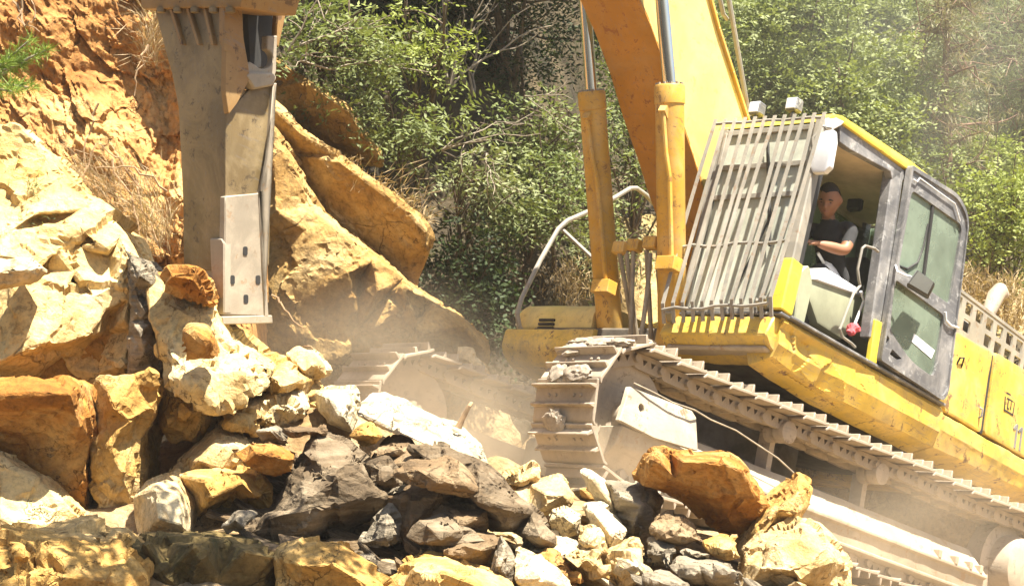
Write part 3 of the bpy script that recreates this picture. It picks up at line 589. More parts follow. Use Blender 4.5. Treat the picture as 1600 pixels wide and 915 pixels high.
for (x0,x1),(d0,d1),n,mats,label,group,(s0,s1) in zones:
    for _ in range(n):
        d = rnd.uniform(d0,d1); px = rnd.uniform(x0,x1); x = (px-CX)/FPX*d
        s = s0 + (s1-s0)*rnd.random()**2.2
        o = link('loose_stone', pm[rnd.choice(mats), rnd.randrange(9)])
        o.location = (x, d, float(ground_z(np.array(x), np.array(d))) + s*0.25)
        o.scale = (s*rnd.uniform(.9,1.6), s*rnd.uniform(.7,1.1), s*rnd.uniform(.32,.75))
        o.rotation_euler = (rnd.uniform(-.5,.3), rnd.uniform(-.1,.75), rnd.uniform(-.6,.6))
        tag(o, label, 'stone', group)
# ------------------------------------------------------------------ excavator
def paint(name, col, worn=(0.20,0.09,0.03), dust=(0.50,0.40,0.26), wear=0.5, dusty=0.5, rough=0.42, fade=None, bstr=0.12):
    m, nt, b = nodes(name)
    v = coords(nt, rnd=False)
    n = tex_noise(nt, v, 1.3, 5, 0.6)
    fd = fade or tuple(min(1, x*1.25+0.04) for x in col)
    c = ramp(nt, n, [(0.35, tuple(x*0.82 for x in col)), (0.52, col), (0.72, fd)])
    dn = ramp(nt, tex_noise(nt, v, 2.7, 9, 0.72, 0.8), [(0.46, (0,0,0)), (0.68, (1,1,1))])
    d = math_(nt, 'MULTIPLY', dn, dusty)
    c = mixc(nt, d, c, dust)
    vs = coords(nt, (6,6,1.0), rnd=False)
    st = ramp(nt, tex_noise(nt, vs, 2.0, 5, 0.6), [(0.52, (0,0,0)), (0.72, (1,1,1))])
    c = mixc(nt, math_(nt, 'MULTIPLY', st, dusty*0.45), c, tuple(x*0.8 for x in dust))
    wn_ = tex_noise(nt, v, 7.5, 10, 0.78, 0.4)
    w = math_(nt, 'MULTIPLY', ramp(nt, wn_, [(0.575, (0,0,0)), (0.60, (1,1,1))]), wear)
    c = mixc(nt, w, c, worn)
    c = mixc(nt, math_(nt, 'MULTIPLY', ramp(nt, tex_noise(nt, v, 19.0, 8, 0.8, 0.6), [(0.35, (1,1,1)), (0.39, (0,0,0))]), wear*0.8), c, tuple(x*0.7 for x in worn))
    sc_ = coords(nt, (1.2,14.0,14.0), (0.0,0.5,0.3), rnd=False)
    c = mixc(nt, math_(nt, 'MULTIPLY', ramp(nt, tex_noise(nt, sc_, 3.0, 6, 0.7), [(0.58, (0,0,0)), (0.61, (1,1,1))]), 0.45*wear), c, tuple(min(1, x*0.55+0.12) for x in worn))
    gr = ramp(nt, tex_noise(nt, v, 3.6, 7, 0.7, 1.2), [(0.34, (1,1,1)), (0.50, (0,0,0))])
    c = mixc(nt, math_(nt, 'MULTIPLY', gr, 0.5*dusty), c, tuple(x*0.45 for x in dust))
    nt.links.new(c, b.inputs['Base Color'])
    rr = math_(nt, 'ADD', math_(nt, 'MULTIPLY', d, 0.5), rough); nt.links.new(math_(nt, 'MINIMUM', rr, 0.95), b.inputs['Roughness'])
    h = math_(nt, 'ADD', math_(nt, 'MULTIPLY', tex_noise(nt, v, 60, 5, 0.7), 0.5), math_(nt, 'MULTIPLY', w, -0.6))
    bump(nt, b, h, bstr, 0.006)
    return m

def glass_mat(name, tint, dusty, dust=(0.45,0.47,0.42)):
    m, nt, b = nodes(name)
    v = coords(nt, rnd=False)
    b.inputs['Base Color'].default_value = (*dust, 1); b.inputs['Roughness'].default_value = 0.5  # surface film: dust on the windscreen, painted reflection on the other panes
    tr = nt.nodes.new('ShaderNodeBsdfTransparent'); tr.inputs[0].default_value = (*tint, 1)
    gl = nt.nodes.new('ShaderNodeBsdfGlossy'); gl.inputs['Roughness'].default_value = 0.04
    fr = nt.nodes.new('ShaderNodeFresnel'); fr.inputs[0].default_value = 1.5
    m1 = nt.nodes.new('ShaderNodeMixShader'); nt.links.new(fr.outputs[0], m1.inputs[0])
    nt.links.new(tr.outputs[0], m1.inputs[1]); nt.links.new(gl.outputs[0], m1.inputs[2])
    m2 = nt.nodes.new('ShaderNodeMixShader')
    f = ramp(nt, tex_noise(nt, v, 2.5, 7, 0.65), [(0.3, (dusty*0.6,)*3), (0.7, (min(1, dusty*1.3),)*3)])
    nt.links.new(f, m2.inputs[0]); nt.links.new(m1.outputs[0], m2.inputs[1]); nt.links.new(b.outputs[0], m2.inputs[2])
    nt.links.new(m2.outputs[0], nt.nodes['Material Output'].inputs[0])
    return m

M['yellow'] = paint('faded_yellow_paint', (0.62,0.42,0.06), dusty=0.75, wear=0.95, dust=(0.50,0.36,0.16), worn=(0.17,0.09,0.04))
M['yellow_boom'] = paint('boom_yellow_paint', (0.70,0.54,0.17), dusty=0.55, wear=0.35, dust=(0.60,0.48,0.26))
M['yellow_deep'] = paint('cylinder_yellow_paint', (0.57,0.32,0.035), dusty=0.6, wear=0.8, dust=(0.52,0.38,0.18))
M['orange'] = paint('rust_worn_orange', (0.50,0.22,0.02), worn=(0.25,0.08,0.02), dusty=0.35, wear=0.8, dust=(0.50,0.32,0.12))  # underside colour, more orange than the boom's sides, with rust-coloured wear
M['yellow_cab'] = paint('cab_yellow_paint', (0.72,0.56,0.05), dusty=0.2, wear=0.4)
M['grey_paint'] = paint('worn_grey_paint', (0.115,0.115,0.12), worn=(0.50,0.50,0.48), wear=0.55, dusty=0.6, dust=(0.42,0.40,0.37))
M['cage'] = paint('galvanised_bar', (0.25,0.235,0.20), worn=(0.22,0.13,0.07), wear=0.6, dusty=0.6, dust=(0.42,0.37,0.29))
M['track'] = paint('dusty_track_steel', (0.33,0.27,0.20), worn=(0.14,0.10,0.07), wear=0.6, dusty=0.85, dust=(0.47,0.38,0.27), rough=0.6, bstr=0.5)
M['frame'] = paint('dusty_track_frame', (0.34,0.275,0.19), worn=(0.32,0.20,0.10), wear=0.8, dusty=0.85, dust=(0.47,0.395,0.29), rough=0.7, bstr=0.6)
M['under'] = plain('dirty_underframe', (0.10,0.085,0.065), 0.85, var=0.5, vscale=5, bstr=0.5)
M['chrome'] = plain('chrome_rod', (0.80,0.79,0.77), 0.12, 1.0, var=0.05, bstr=0.0)
M['black'] = plain('black_rubber', (0.022,0.021,0.02), 0.65, var=0.4)
M['hose'] = plain('dusty_hose', (0.27,0.225,0.16), 0.75, var=0.4)
M['pale_plastic'] = plain('pale_grey_plastic', (0.62,0.63,0.64), 0.45, var=0.1, vscale=3)
M['olive'] = plain('olive_console', (0.30,0.31,0.21), 0.55, var=0.2, vscale=3)
M['liner'] = plain('beige_headliner', (0.62,0.52,0.37), 0.9, var=0.15)
M['seat'] = plain('dark_seat_cloth', (0.035,0.034,0.033), 0.9, var=0.3)
M['white'] = M['white']
M['sticker'] = plain('white_sticker', (0.80,0.82,0.83), 0.5, var=0.04, bstr=0)
M['glass'] = glass_mat('green_tint_reflection_glass', (0.70,0.82,0.72), 0.36, (0.40,0.50,0.38))  # green film colour paints in the reflection and the view through the panes
M['windshield'] = glass_mat('dusty_windshield', (0.62,0.70,0.64), 0.78, (0.56,0.58,0.48))
M['brk'] = paint('dusty_hammer_steel', (0.17,0.118,0.05), worn=(0.06,0.04,0.02), wear=0.8, dusty=0.6, dust=(0.38,0.295,0.16), rough=0.5, bstr=0.3)
M['brk_orange'] = paint('rusty_bracket_steel', (0.27,0.15,0.045), worn=(0.10,0.05,0.02), wear=0.9, dusty=0.4, dust=(0.38,0.27,0.13), rough=0.55, bstr=0.3)
M['brk_pale'] = paint('scoured_hammer_steel', (0.30,0.255,0.19), worn=(0.28,0.19,0.11), wear=0.8, dusty=0.75, dust=(0.46,0.39,0.29), rough=0.55, bstr=0.3)
M['mud'] = plain('grey_packed_mud', (0.27,0.225,0.17), 0.95, var=0.45, vscale=18, bstr=1.0, bscale=45)
M['red'] = plain('pink_cloth', (0.62,0.10,0.12), 0.8, var=0.3)

EXC = empty('excavator'); EXC.matrix_world = MACH
tag(EXC, 'dusty yellow tracked excavator with barred cab windscreen climbing the rubble, its hydraulic hammer hanging left', 'excavator')
MI = MACH.inverted(); TI = (MACH @ TRK).inverted()

def loc(px, py, axis, val, tr=False):
    """where a line of sight meets the machine plane coordinate[axis] = val"""
    Mi = TI if tr else MI
    o = Mi @ Vector((0,0,CZ)); q = Mi @ at(px, py, 1.0) - o
    return o + q*((val - o[axis])/q[axis])
def loc2(pts, axis, val, tr=False):
    keep = [i for i in range(3) if i != axis]
    return [tuple(loc(p[0], p[1], axis, val, tr)[i] for i in keep) for p in pts]
def rounded(poly, r, n=4):
    """round the corners of a 2-D polygon; r one radius or one per corner"""
    out = []; m = len(poly)
    for i in range(m):
        p = Vector(poly[i]); a = Vector(poly[i-1]) - p; b = Vector(poly[(i+1) % m]) - p
        rr = min(r[i] if isinstance(r, (list, tuple)) else r, a.length*0.45, b.length*0.45)
        if rr <= 1e-4: rr = 1e-4
        s, e = p + a.normalized()*rr, p + b.normalized()*rr
        for k in range(n+1):
            t = k/n; out.append(tuple(s*(1-t)**2 + p*2*t*(1-t) + e*t*t))
    return out
def inside(p, poly):
    x, y = p; c = False; n = len(poly)
    for i in range(n):
        (x1,y1),(x2,y2) = poly[i], poly[i-1]
        if (y1 > y) != (y2 > y) and x < (x2-x1)*(y-y1)/(y2-y1)+x1: c = not c
    return c
def holed(mb, outer, holes, axis, lo, hi):
    """a plate with openings cut through it"""
    pts = []; edges = []
    for ring in [outer] + holes:
        k = len(pts); pts += [Vector(p) for p in ring]; edges += [(k+i, k+(i+1) % len(ring)) for i in range(len(ring))]
    res = geometry.delaunay_2d_cdt(pts, edges, [], 0, 1e-5)
    def P(q, t): return [(t,q[0],q[1]),(q[0],t,q[1]),(q[0],q[1],t)][axis]
    A = [mb.bm.verts.new(P(q, lo)) for q in res[0]]; B = [mb.bm.verts.new(P(q, hi)) for q in res[0]]
    cnt = {}
    for f in res[2]:
        c = sum((res[0][i] for i in f), Vector((0,0)))/len(f)
        if not inside(c, outer) or any(inside(c, h) for h in holes): continue
        mb.bm.faces.new([A[i] for i in f][::-1]); mb.bm.faces.new([B[i] for i in f])
        for i in range(len(f)):
            e = tuple(sorted((f[i], f[(i+1) % len(f)]))); cnt[e] = cnt.get(e, 0)+1
    for (i, j), k in cnt.items():
        if k == 1: mb.bm.faces.new((A[i], A[j], B[j], B[i]))
    return mb

# ---- undercarriage
m = MB()
m.box((-1.6,-0.55,-0.12),(1.7,0.55,0.35)); m.box((-0.75,-1.0,-0.1),(0.0,1.0,0.25)); m.box((0.7,-1.0,-0.1),(1.4,1.0,0.25))
m.build('car_body', M['under'], EXC, 0.04, xf=TRK)
m = MB(); m.cyl((0.1,0,0.3),(0.1,0,0.93),0.68, n=40)
m.build('slewing_ring', M['under'], EXC, 0.01, xf=TRK)

TOPU, IDX, SPX, RO = 0.605, 2.58, -2.55, 0.485
CUZ = TOPU - RO
N_SHOE = 45
def path(s):
    """centre line of the shoe plates: s in 0..1 -> (f, u, tangent angle)"""
    a = IDX - SPX; c = math.pi*RO; tot = 2*a + 2*c; d = (s % 1.0)*tot
    if d < a: return SPX + d, TOPU - 0.02*math.sin(math.pi*((d/a*3) % 1.0)), 0.0
    d -= a
    if d < c: t = d/RO; return IDX + RO*math.sin(t), CUZ + RO*math.cos(t), -t
    d -= c
    if d < a: return IDX - d, CUZ - RO, -math.pi
    t = (d-a)/RO; return SPX - RO*math.sin(t), CUZ - RO*math.cos(t), -math.pi - t
PITCH = (2*(IDX-SPX) + 2*math.pi*RO)/N_SHOE
# shoe: plate with folded lips and two grousers, x along the chain, y across, z outward
def shoe_mesh():
    m = MB(); h = PITCH/2
    m.plate([(-h-0.01,0.008),(-h+0.03,0.0),(h-0.02,-0.012),(h+0.012,-0.03),(h+0.014,-0.012),(h-0.015,0.012),(-h+0.03,0.024),(-h-0.008,0.03)], 1, -0.30, 0.30)
    m.plate([(-h+0.025,0.02),(-h+0.06,0.02),(-h+0.05,0.085),(-h+0.036,0.085)], 1, -0.298, 0.298)
    m.plate([(0.01,0.016),(0.045,0.014),(0.036,0.062),(0.022,0.062)], 1, -0.298, 0.298)
    for y in (-0.16, -0.09, 0.09, 0.16): m.cyl((-0.04,y,0.01),(-0.04,y,0.034),0.014, n=6)
    o = m.build('track_shoe', M['track'], None, 0.004, dents=0.003, dfreq=9, sub=0.12)
    return o
def link_mesh():
    m = MB(); h = PITCH/2
    outer = rounded([(-h-0.015,-0.012),(h-0.035,-0.012),(h-0.0,-0.05),(h-0.005,-0.125),(-h+0.02,-0.13),(-h-0.03,-0.09)], [0.03,0.03,0.04,0.05,0.05,0.05])
    tri = lambda x: [(x-0.026,-0.048),(x+0.024,-0.048),(x+0.006,-0.092)]
    holed(m, outer, [tri(-0.045), tri(0.042)], 1, 0.10, 0.145); holed(m, outer, [tri(-0.045), tri(0.042)], 1, -0.145, -0.10)
    m.cyl((-h+0.02,-0.175,-0.08),(-h+0.02,0.175,-0.08),0.03, n=12)
    return m.build('track_link', M['track'], None, 0.0)
shoe0, link0 = shoe_mesh(), link_mesh()

def side(sgn):
    lc = 1.2*sgn; g = 1 if sgn > 0 else -1
    # frame: box girder with a sloping dirt-shedding upper face
    def sect(f, s=1.0): return [(f, lc+g*y, z) for y, z in ((-0.16,0.16),(0.02,0.17),(0.225,-0.035),(0.245,-0.05),(0.245,-0.075),(0.215,-0.085),(0.205,-0.21),(0.24,-0.215),(0.24,-0.24),(0.06,-0.28),(-0.16,-0.28))]
    m = MB(); m.prism(sect(-1.98), sect(2.02))
    fr = m.build('track_frame', M['frame'], EXC, 0.005, xf=TRK, dents=0.006, dfreq=5, sub=0.15, smooth=20)
    # idler guard plate at the front
    m = MB()
    A = [(2.74,0.295),(2.06,0.31),(2.02,0.27),(2.02,0.02),(2.50,-0.01),(2.86,0.02)]
    B = [(y, z) for y, z in A]
    hole = [(2.62+0.032*math.cos(t*math.pi/6), 0.17+0.032*math.sin(t*math.pi/6)) for t in range(12)]
    holed(m, A, [hole], 1, 0.0, 0.045)
    for v in m.bm.verts: v.co.y = lc + g*(0.215 + v.co.y + (0.30-v.co.z)*0.30)
    pl = m.build('idler_guard_plate', M['frame_pale'], fr, 0.006, xf=TRK, dents=0.006, dfreq=4, sub=0.12)
    m = MB()
    def low(f, k): return [(f, lc+g*y, z) for y, z in ((0.10,0.0),(0.335*k,0.005),(0.30*k,-0.13),(0.12,-0.30),(0.08,-0.30))]
    m.prism(low(2.02,1.0), low(2.80,0.95)); m.build('idler_yoke', M['frame'], fr, 0.01, xf=TRK, dents=0.008, dfreq=4, sub=0.15)
    # bolts and slots at the rear end
    for f in (-1.25,-1.5,-1.72,-1.88):
        m = MB(); m.box((f-0.02, lc+g*0.20-0.02, -0.05),(f+0.02, lc+g*0.20+0.05, 0.02)); m.build('frame_lug', M['frame'], fr, 0.006, xf=TRK)
    m = MB(); m.lathe((2.58, lc-0.11, CUZ), (0,1,0), [(0,0.30),(0.0,0.385),(0.05,0.40),(0.07,0.375),(0.15,0.375),(0.17,0.40),(0.22,0.385),(0.22,0.30),(0.20,0.27),(0.20,0.12),(0.25,0.11),(0.25,0.0)], 40)
    m.build('idler', M['track'], fr, 0, xf=TRK)
    m = MB(); m.lathe((SPX, lc-0.12, CUZ), (0,g,0), [(-0.02,0.1),(0,0.40),(0.16,0.40),(0.18,0.30),(0.30,0.29),(0.36,0.27),(0.40,0.20),(0.40,0.0)], 40)
    m.build('sprocket', M['track'], fr, 0, xf=TRK)
    for px, py in ((1237,675),(1382,740)):
        q = loc(px, py, 1, 1.40, True); f, u = q.x, q.z
        m = MB(); m.lathe((f, lc-g*0.02, u), (0,g,0), [(0,0.045),(0,0.085),(0.07,0.085),(0.075,0.062),(0.10,0.062),(0.105,0.088),(0.20,0.088),(0.205,0.078),(0.21,0.0)], 24)
        m.bar((f-0.06, lc-g*0.08, u), (f-0.06, lc-g*0.08, 0.10), 0.12, 0.06)
        m.build('carrier_roller', M['track'], fr, 0, xf=TRK)
    for f in (1.75, 1.15, 0.5, -0.15, -0.8, -1.4):
        m = MB(); m.lathe((f, lc-0.17, -0.29), (0,1,0), [(0,0.09),(0.05,0.09),(0.06,0.075),(0.28,0.075),(0.29,0.09),(0.34,0.09)], 20)
        m.build('track_roller', M['track'], fr, 0, xf=TRK)
    # chain
    m = MB()
    for k in range(N_SHOE):
        f, u, a = path((k-0.5)/N_SHOE); nx, nz = math.sin(-a), math.cos(a)
        f, u = f - nx*0.1, u - nz*0.1
        m.cyl((f, lc-0.10, u), (f, lc+0.10, u), 0.03, n=10)
    loop = []
    for k in range(N_SHOE*2+1):
        f, u, a = path(k/(N_SHOE*2)); loop.append((f - math.sin(-a)*0.08, lc, u - math.cos(a)*0.08))
    m.tube(loop, 0.03, 6)
    ch = m.build('track_chain', M['track'], EXC, 0, xf=TRK)
    for k in range(N_SHOE):
        f, u, a = path(k/N_SHOE)
        Mx = TRK @ Matrix.Translation((f, lc, u)) @ Matrix.Rotation(-a, 4, 'Y')
        for src in (shoe0, link0):
            c = src.copy(); COL.objects.link(c); c.parent = ch; c.matrix_local = Mx
    return fr
M['frame_pale'] = paint('pale_frame_steel', (0.35,0.295,0.21), worn=(0.18,0.11,0.06), wear=0.9, dusty=0.8, dust=(0.46,0.40,0.30), rough=0.7, bstr=0.3)  # slightly paler than the frame colour, for the idler guard plate
side(1); side(-1)
for o in (shoe0, link0): bpy.data.objects.remove(o)
# cable lying along the track frame
m = MB(); pts = [loc(px, py, 1, lv, True) for px, py, lv in ((990,598,1.47),(1020,612,1.50),(1050,628,1.52),(1085,640,1.52),(1110,655,1.45),(1150,672,1.42),(1180,692,1.42),(1215,715,1.44),(1240,738,1.46))]
m.tube(pts, 0.007, 6); m.build('loose_cable', M['hose'], EXC, xf=TRK)
# mud packed on the shoes at the front
rnd = random.Random(12)
for k in range(16):
    s_ = ((IDX-SPX) + math.pi*RO*rnd.uniform(-0.10,0.62))/(2*(IDX-SPX)+2*math.pi*RO); f, u, a = path(s_); nx, nz = math.sin(-a), math.cos(a)
    bm_ = bmesh.new(); bmesh.ops.create_icosphere(bm_, subdivisions=3, radius=1.0); sx, sy = rnd.uniform(.05,.09), rnd.uniform(.07,.16)
    for v in bm_.verts: v.co = Vector((v.co.x*sx, v.co.y*sy, v.co.z*0.032)) * (1 + 0.35*noise.noise(v.co*2.3 + Vector((k,0,0))) + 0.25*noise.noise(v.co*6))
    m = MB(); m.bm.free(); m.bm = bm_
    m.build('mud_clod', M['mud'], EXC, smooth=25, xf=TRK @ Matrix.Translation((f+nx*0.055, rnd.uniform(0.98,1.42), u+nz*0.055)) @ Matrix.Rotation(-a, 4, 'Y'))
# ---- upper frame
m = MB()
m.box((-3.0,-1.25,1.0),(1.35,1.3,1.2))
m.build('deck', M['under'], EXC, 0.02)
# nose panel under the cab, its sill flange and the dented side skirt
m = MB()
nose = [(1.50,0.36,1.235),(1.575,0.36,1.225),(1.655,0.36,1.06),(1.57,0.36,0.99),(1.30,0.36,0.93),(1.2,0.36,1.0),(1.2,0.36,1.235)]
nose2 = [(1.50,1.36,1.235),(1.575,1.36,1.225),(1.645,1.36,1.06),(1.55,1.36,0.98),(1.25,1.34,0.90),(1.2,1.34,1.0),(1.2,1.36,1.235)]
m.prism(nose, nose2); m.build('nose_panel', M['yellow'], EXC, 0.012, dents=0.010, dfreq=4.5, sub=0.06)
m = MB(); m.box((1.30,0.40,0.955),(1.585,1.33,0.995)); m.build('nose_lip', M['frame'], EXC, 0.015, dents=0.006, sub=0.1)
m = MB()
def skirt(f, drop): return [(f,1.385,1.24),(f,1.415,1.20),(f,1.41,1.03-drop*0.3),(f,1.36,0.93-drop),(f,1.15,0.86-drop),(f,1.1,1.0),(f,1.2,1.24)]
secs = [(1.50,0.0),(1.2,0.03),(0.6,0.06),(-0.2,0.05),(-1.06,0.04)]
for a, b in zip(secs, secs[1:]): m.prism(skirt(*a), skirt(*b))
bmesh.ops.remove_doubles(m.bm, verts=m.bm.verts, dist=1e-4)
bmesh.ops.delete(m.bm, geom=[f for f in m.bm.faces if abs(f.normal.x) > 0.99 and -1.0 < f.calc_center_median().x < 1.45], context='FACES_ONLY')
densify(m.bm, 0.035)
for v in m.bm.verts:
    f, u = v.co.x, v.co.z
    if v.co.y > 1.3:
        g_ = lambda cf, cu, sf, su: math.exp(-((f-cf)/sf)**2 - ((u-cu)/su)**2)
        w = noise.voronoi(Vector((f*3.1, 0.4, u*3.6)))[1][0]; rv = noise.noise_vector(Vector(w)*13.7)
        k_ = min(1.0, max(0.0, (f-0.1)/0.6)) * max(0.0, min(1.0, (1.21-u)/0.05))
        v.co.y += k_*(rv.x*(f - w[0]/3.1)*0.32 + rv.z*(u - w[2]/3.6)*0.42 - 0.025 - 0.05*g_(1.15,1.12,.10,.06))
m.build('side_skirt', M['yellow'], EXC, 0, dents=0.006, dfreq=2.6, smooth=14)
m = MB()
def sk2(f, d): return [(f,1.395,1.19),(f,1.40,1.05),(f,1.36,0.92-d),(f,1.12,0.84-d),(f,1.1,1.0),(f,1.12,1.19)]
m.prism(sk2(-1.07,0.04), sk2(-3.4,-0.02)); m.build('rear_skirt', M['yellow'], EXC, 0.01, dents=0.012, dfreq=3, sub=0.12)
m = MB(); m.box((1.45,0.34,1.238),(1.575,1.42,1.262)); m.box((-1.05,1.36,1.243),(1.45,1.44,1.268))
m.build('cab_sill', M['grey_paint'], EXC, 0.006)
# hood side doors, louvre bonnet and counterweight
for i, (a, b) in enumerate(((-1.10,-1.80),(-1.87,-3.05))):
    m = MB(); poly = rounded([(a,1.215),(a,1.93 if i == 0 else 1.97),(b,1.95 if i == 0 else 2.0),(b,1.205)], 0.05)
    m.plate(poly, 1, 1.30, 1.405)
    hd = m.build('engine_side_door', M['yellow'], EXC, 0.02, dents=0.008, dfreq=2.5, sub=0.10, seg=2)
    m = MB(); m.tube([(b+0.09,1.40,1.32),(b+0.09,1.435,1.335),(b+0.09,1.435,1.40),(b+0.09,1.40,1.415)], 0.009, 6); m.build('door_latch', M['grey_paint'], hd)
    if i == 0:
        m = MB(); m.tube([(a-0.1,1.40,1.66),(a-0.09,1.43,1.72),(a-0.16,1.43,1.74),(a-0.19,1.40,1.66)], 0.009, 6); m.build('grab_hook', M['black'], hd)
    else:
        # boxed pictogram and the number 11
        m = MB(); z0, x0 = 1.52, -2.16
        for (fa, ua, fb, ub) in ((0,0.16,-0.19,0.16),(0.01,0.12,-0.01,0),( -0.18,0.12,-0.18,0),(0,0,-0.19,0),(-0.03,0.115,-0.16,0.115),(-0.06,0.115,-0.06,0.03),(-0.12,0.115,-0.12,0.03),(-0.06,0.03,-0.09,0.03)):
            m.bar((x0+fa,1.407,z0+ua),(x0+fb,1.407,z0+ub),0.006,0.014,(0,0,1) if abs(fa-fb) > 0.02 else (1,0,0))
        m.build('pictogram', M['black'], hd)
        m = MB()
        for k in (0, 1):
            f0 = -2.46 - k*0.10
            m.bar((f0,1.408,1.24),(f0,1.408,1.46),0.006,0.03,(1,0,0)); m.bar((f0+0.012,1.408,1.45),(f0+0.06,1.408,1.40),0.006,0.026,(0,0,1))
        m.build('number', M['grey_paint'], hd)
m = MB(); m.box((-1.865,1.25,1.21),(-1.805,1.385,1.94)); m.build('door_gap_post', M['black'], EXC, 0.004)
m = MB(); m.plate([(-1.02,1.2),(-1.02,1.9),(-1.10,1.96),(-3.05,2.05),(-3.05,1.2)], 1, -1.3, 1.298); m.build('engine_housing', M['yellow'], EXC, 0.02)
m = MB(); m.plate(rounded([(-3.0,0.95),(-3.06,2.05),(-3.8,2.0),(-3.95,1.6),(-3.8,1.0)], 0.15), 1, -1.4, 1.4); m.build('counterweight', M['yellow'], EXC, 0.04, seg=2)
# perforated guard on the bonnet
c = loc(1500,452,1,1.0); e = loc(1600,527,1,1.0); cb = loc(1500,560,1,1.0)
m = MB(); fa, fb = c.x+0.35, e.x-0.5
sl_ = (e.z-c.z)/(e.x-c.x)
holes = []
for r_ in range(2):
    for k in range(9):
        x = fa - 0.16 - k*0.215
        zt = c.z + (x-c.x)*sl_ - 0.05 - r_*0.165
        if r_ == 1 and k < 5 and k % 2 == 1: continue
        holes.append(rounded([(x+0.068,zt),(x-0.068,zt),(x-0.068,zt-0.115),(x+0.068,zt-0.115)], 0.012, 2))
holed(m, [(fa, c.z+(fa-c.x)*sl_),(fb, c.z+(fb-c.x)*sl_),(fb,2.0),(fa,2.0)], holes, 1, 0.97, 0.99)
m.bar((fa,0.98,c.z+(fa-c.x)*sl_),(fb,0.98,c.z+(fb-c.x)*sl_),0.035,0.03)
m.build('perforated_guard', M['grille'] if 'grille' in M else M['cage'], EXC, 0)
m = MB(); m.box((-3.0,-1.0,1.95),(-1.3,0.90,2.38)); m.build('bonnet', M['cage'], EXC, 0.03)
m = MB(); p = loc(1540,500,1,0.72); q = loc(1556,462,1,0.72); q2 = loc(1566,455,1,0.72)
m.tube([p, q, q + (q2-q)*0.6 + Vector((0,0,0.02)), q2 + Vector((-0.06,0,-0.02))], [0.06,0.085,0.085,0.05], 16); m.build('exhaust_stack', M['track'], EXC)

# ---- cab
CF, CB, CL, CR, CU0, CU1 = 1.50, -1.0, 1.40, 0.40, 1.265, 2.95
def P1(px, py, l=CL): q = loc(px, py, 1, l); return (q.x, l, q.z)
m = MB(); m.box((-1.0,CR,1.24),(1.48,1.36,1.275)); m.build('cab_floor', M['black'], EXC)
# roof shell
m = MB()
rp = [(1.40,2.88),(1.36,2.955),(1.22,3.0),(0.1,3.05),(-0.72,3.045),(-0.90,3.0),(-0.93,2.95),(0.1,2.965),(1.18,2.94)]
m.plate(rp, 1, 0.37, 1.425); rf = m.build('cab_roof', M['yellow_cab'], EXC, 0.015, seg=2)
m = MB(); m.plate([(1.405,2.82),(1.40,2.90),(1.30,2.955),(1.16,2.975),(1.2,2.92),(1.33,2.82)], 1, 1.33, 1.427); m.build('roof_corner', M['pale_plastic'], rf, 0.012)
m = MB(); m.box((-0.9,0.43,2.88),(1.17,1.33,2.93)); m.build('headliner', M['liner'], rf)
m = MB(); m.plate([(1.20,2.955),(1.16,2.80),(1.0,2.80),(0.35,2.86),(0.30,2.80),(0.24,2.86),(-0.9,2.88),(-0.9,2.955)], 1, 1.335, 1.40); m.build('roof_rail', M['grey_paint'], rf, 0.006)
for f in (1.28,):
    m = MB(); m.box((f,0.40,2.80),(f+0.08,1.40,2.94)); m.build('front_header', M['black'], rf, 0.01)
# pillars
a0, a1 = Vector((1.51,1.36,1.27)), Vector((1.37,1.36,2.90))
am = a0.lerp(a1, 0.26)
m = MB(); m.bar(am, a1, 0.085, 0.10, (1,0,0.2)); m.build('front_pillar', M['cage'], EXC, 0.01)
m = MB(); m.bar(a0, am, 0.13, 0.16, (1,0,0.2)); m.build('pillar_foot', M['yellow_cab'], EXC, 0.012, dents=0.004, sub=0.08)
m = MB(); m.bar(a0+Vector((-0.085,0.0,0.1)), a1+Vector((-0.085,0,-0.03)), 0.05, 0.09, (1,0,0.2)); m.build('seal_shade_strip', M['black'], EXC, 0.008)  # seal widened into a black strip that paints in the cab interior's shadow
m = MB(); m.bar((1.47,0.44,1.27),(1.35,0.44,2.90),0.09,0.09,(1,0,0.2)); m.build('front_pillar', M['cage'], EXC, 0.01)
m = MB(); m.bar((0.20,1.35,1.46),(0.25,1.35,2.93),0.10,0.13,(1,0,0)); m.bar((0.11,1.38,1.27),(0.17,1.38,2.95),0.05,0.05,(1,0,0)); m.build('middle_pillar', M['grey_paint'], EXC, 0.01)
m = MB(); m.bar((0.185,1.40,1.27),(0.195,1.40,1.62),0.05,0.11,(1,0,0)); m.build('pillar_foot', M['yellow_cab'], EXC, 0.008)
m = MB(); m.bar((-0.96,0.44,1.27),(-0.9,0.44,2.93),0.09,0.09,(1,0,0)); m.bar((-0.97,1.34,1.27),(-0.90,1.34,2.93),0.09,0.09,(1,0,0)); m.build('rear_pillar', M['grey_paint'], EXC, 0.01)
m = MB(); m.box((-0.99,0.42,1.27),(-0.93,1.36,2.05)); m.build('rear_wall', M['liner'], EXC)
m = MB(); m.box((-0.97,0.48,2.06),(-0.955,1.30,2.86)); m.build('rear_window', M['glass'], EXC)
m = MB(); m.box((-0.95,0.405,1.27),(1.42,0.43,1.85)); m.bar((0.2,0.42,1.85),(0.2,0.42,2.9),0.06,0.06,(1,0,0)); m.bar((-0.9,0.42,2.88),(1.2,0.42,2.88),0.06,0.08); m.build('right_cab_wall', M['liner'], EXC)
m = MB(); m.prism([(1.40,0.41,1.86),(1.24,0.41,2.86),(-0.88,0.41,2.86),(-0.92,0.41,1.86)], [(1.40,0.42,1.86),(1.24,0.42,2.86),(-0.88,0.42,2.86),(-0.92,0.42,1.86)]); m.build('right_window', M['glass'], EXC)
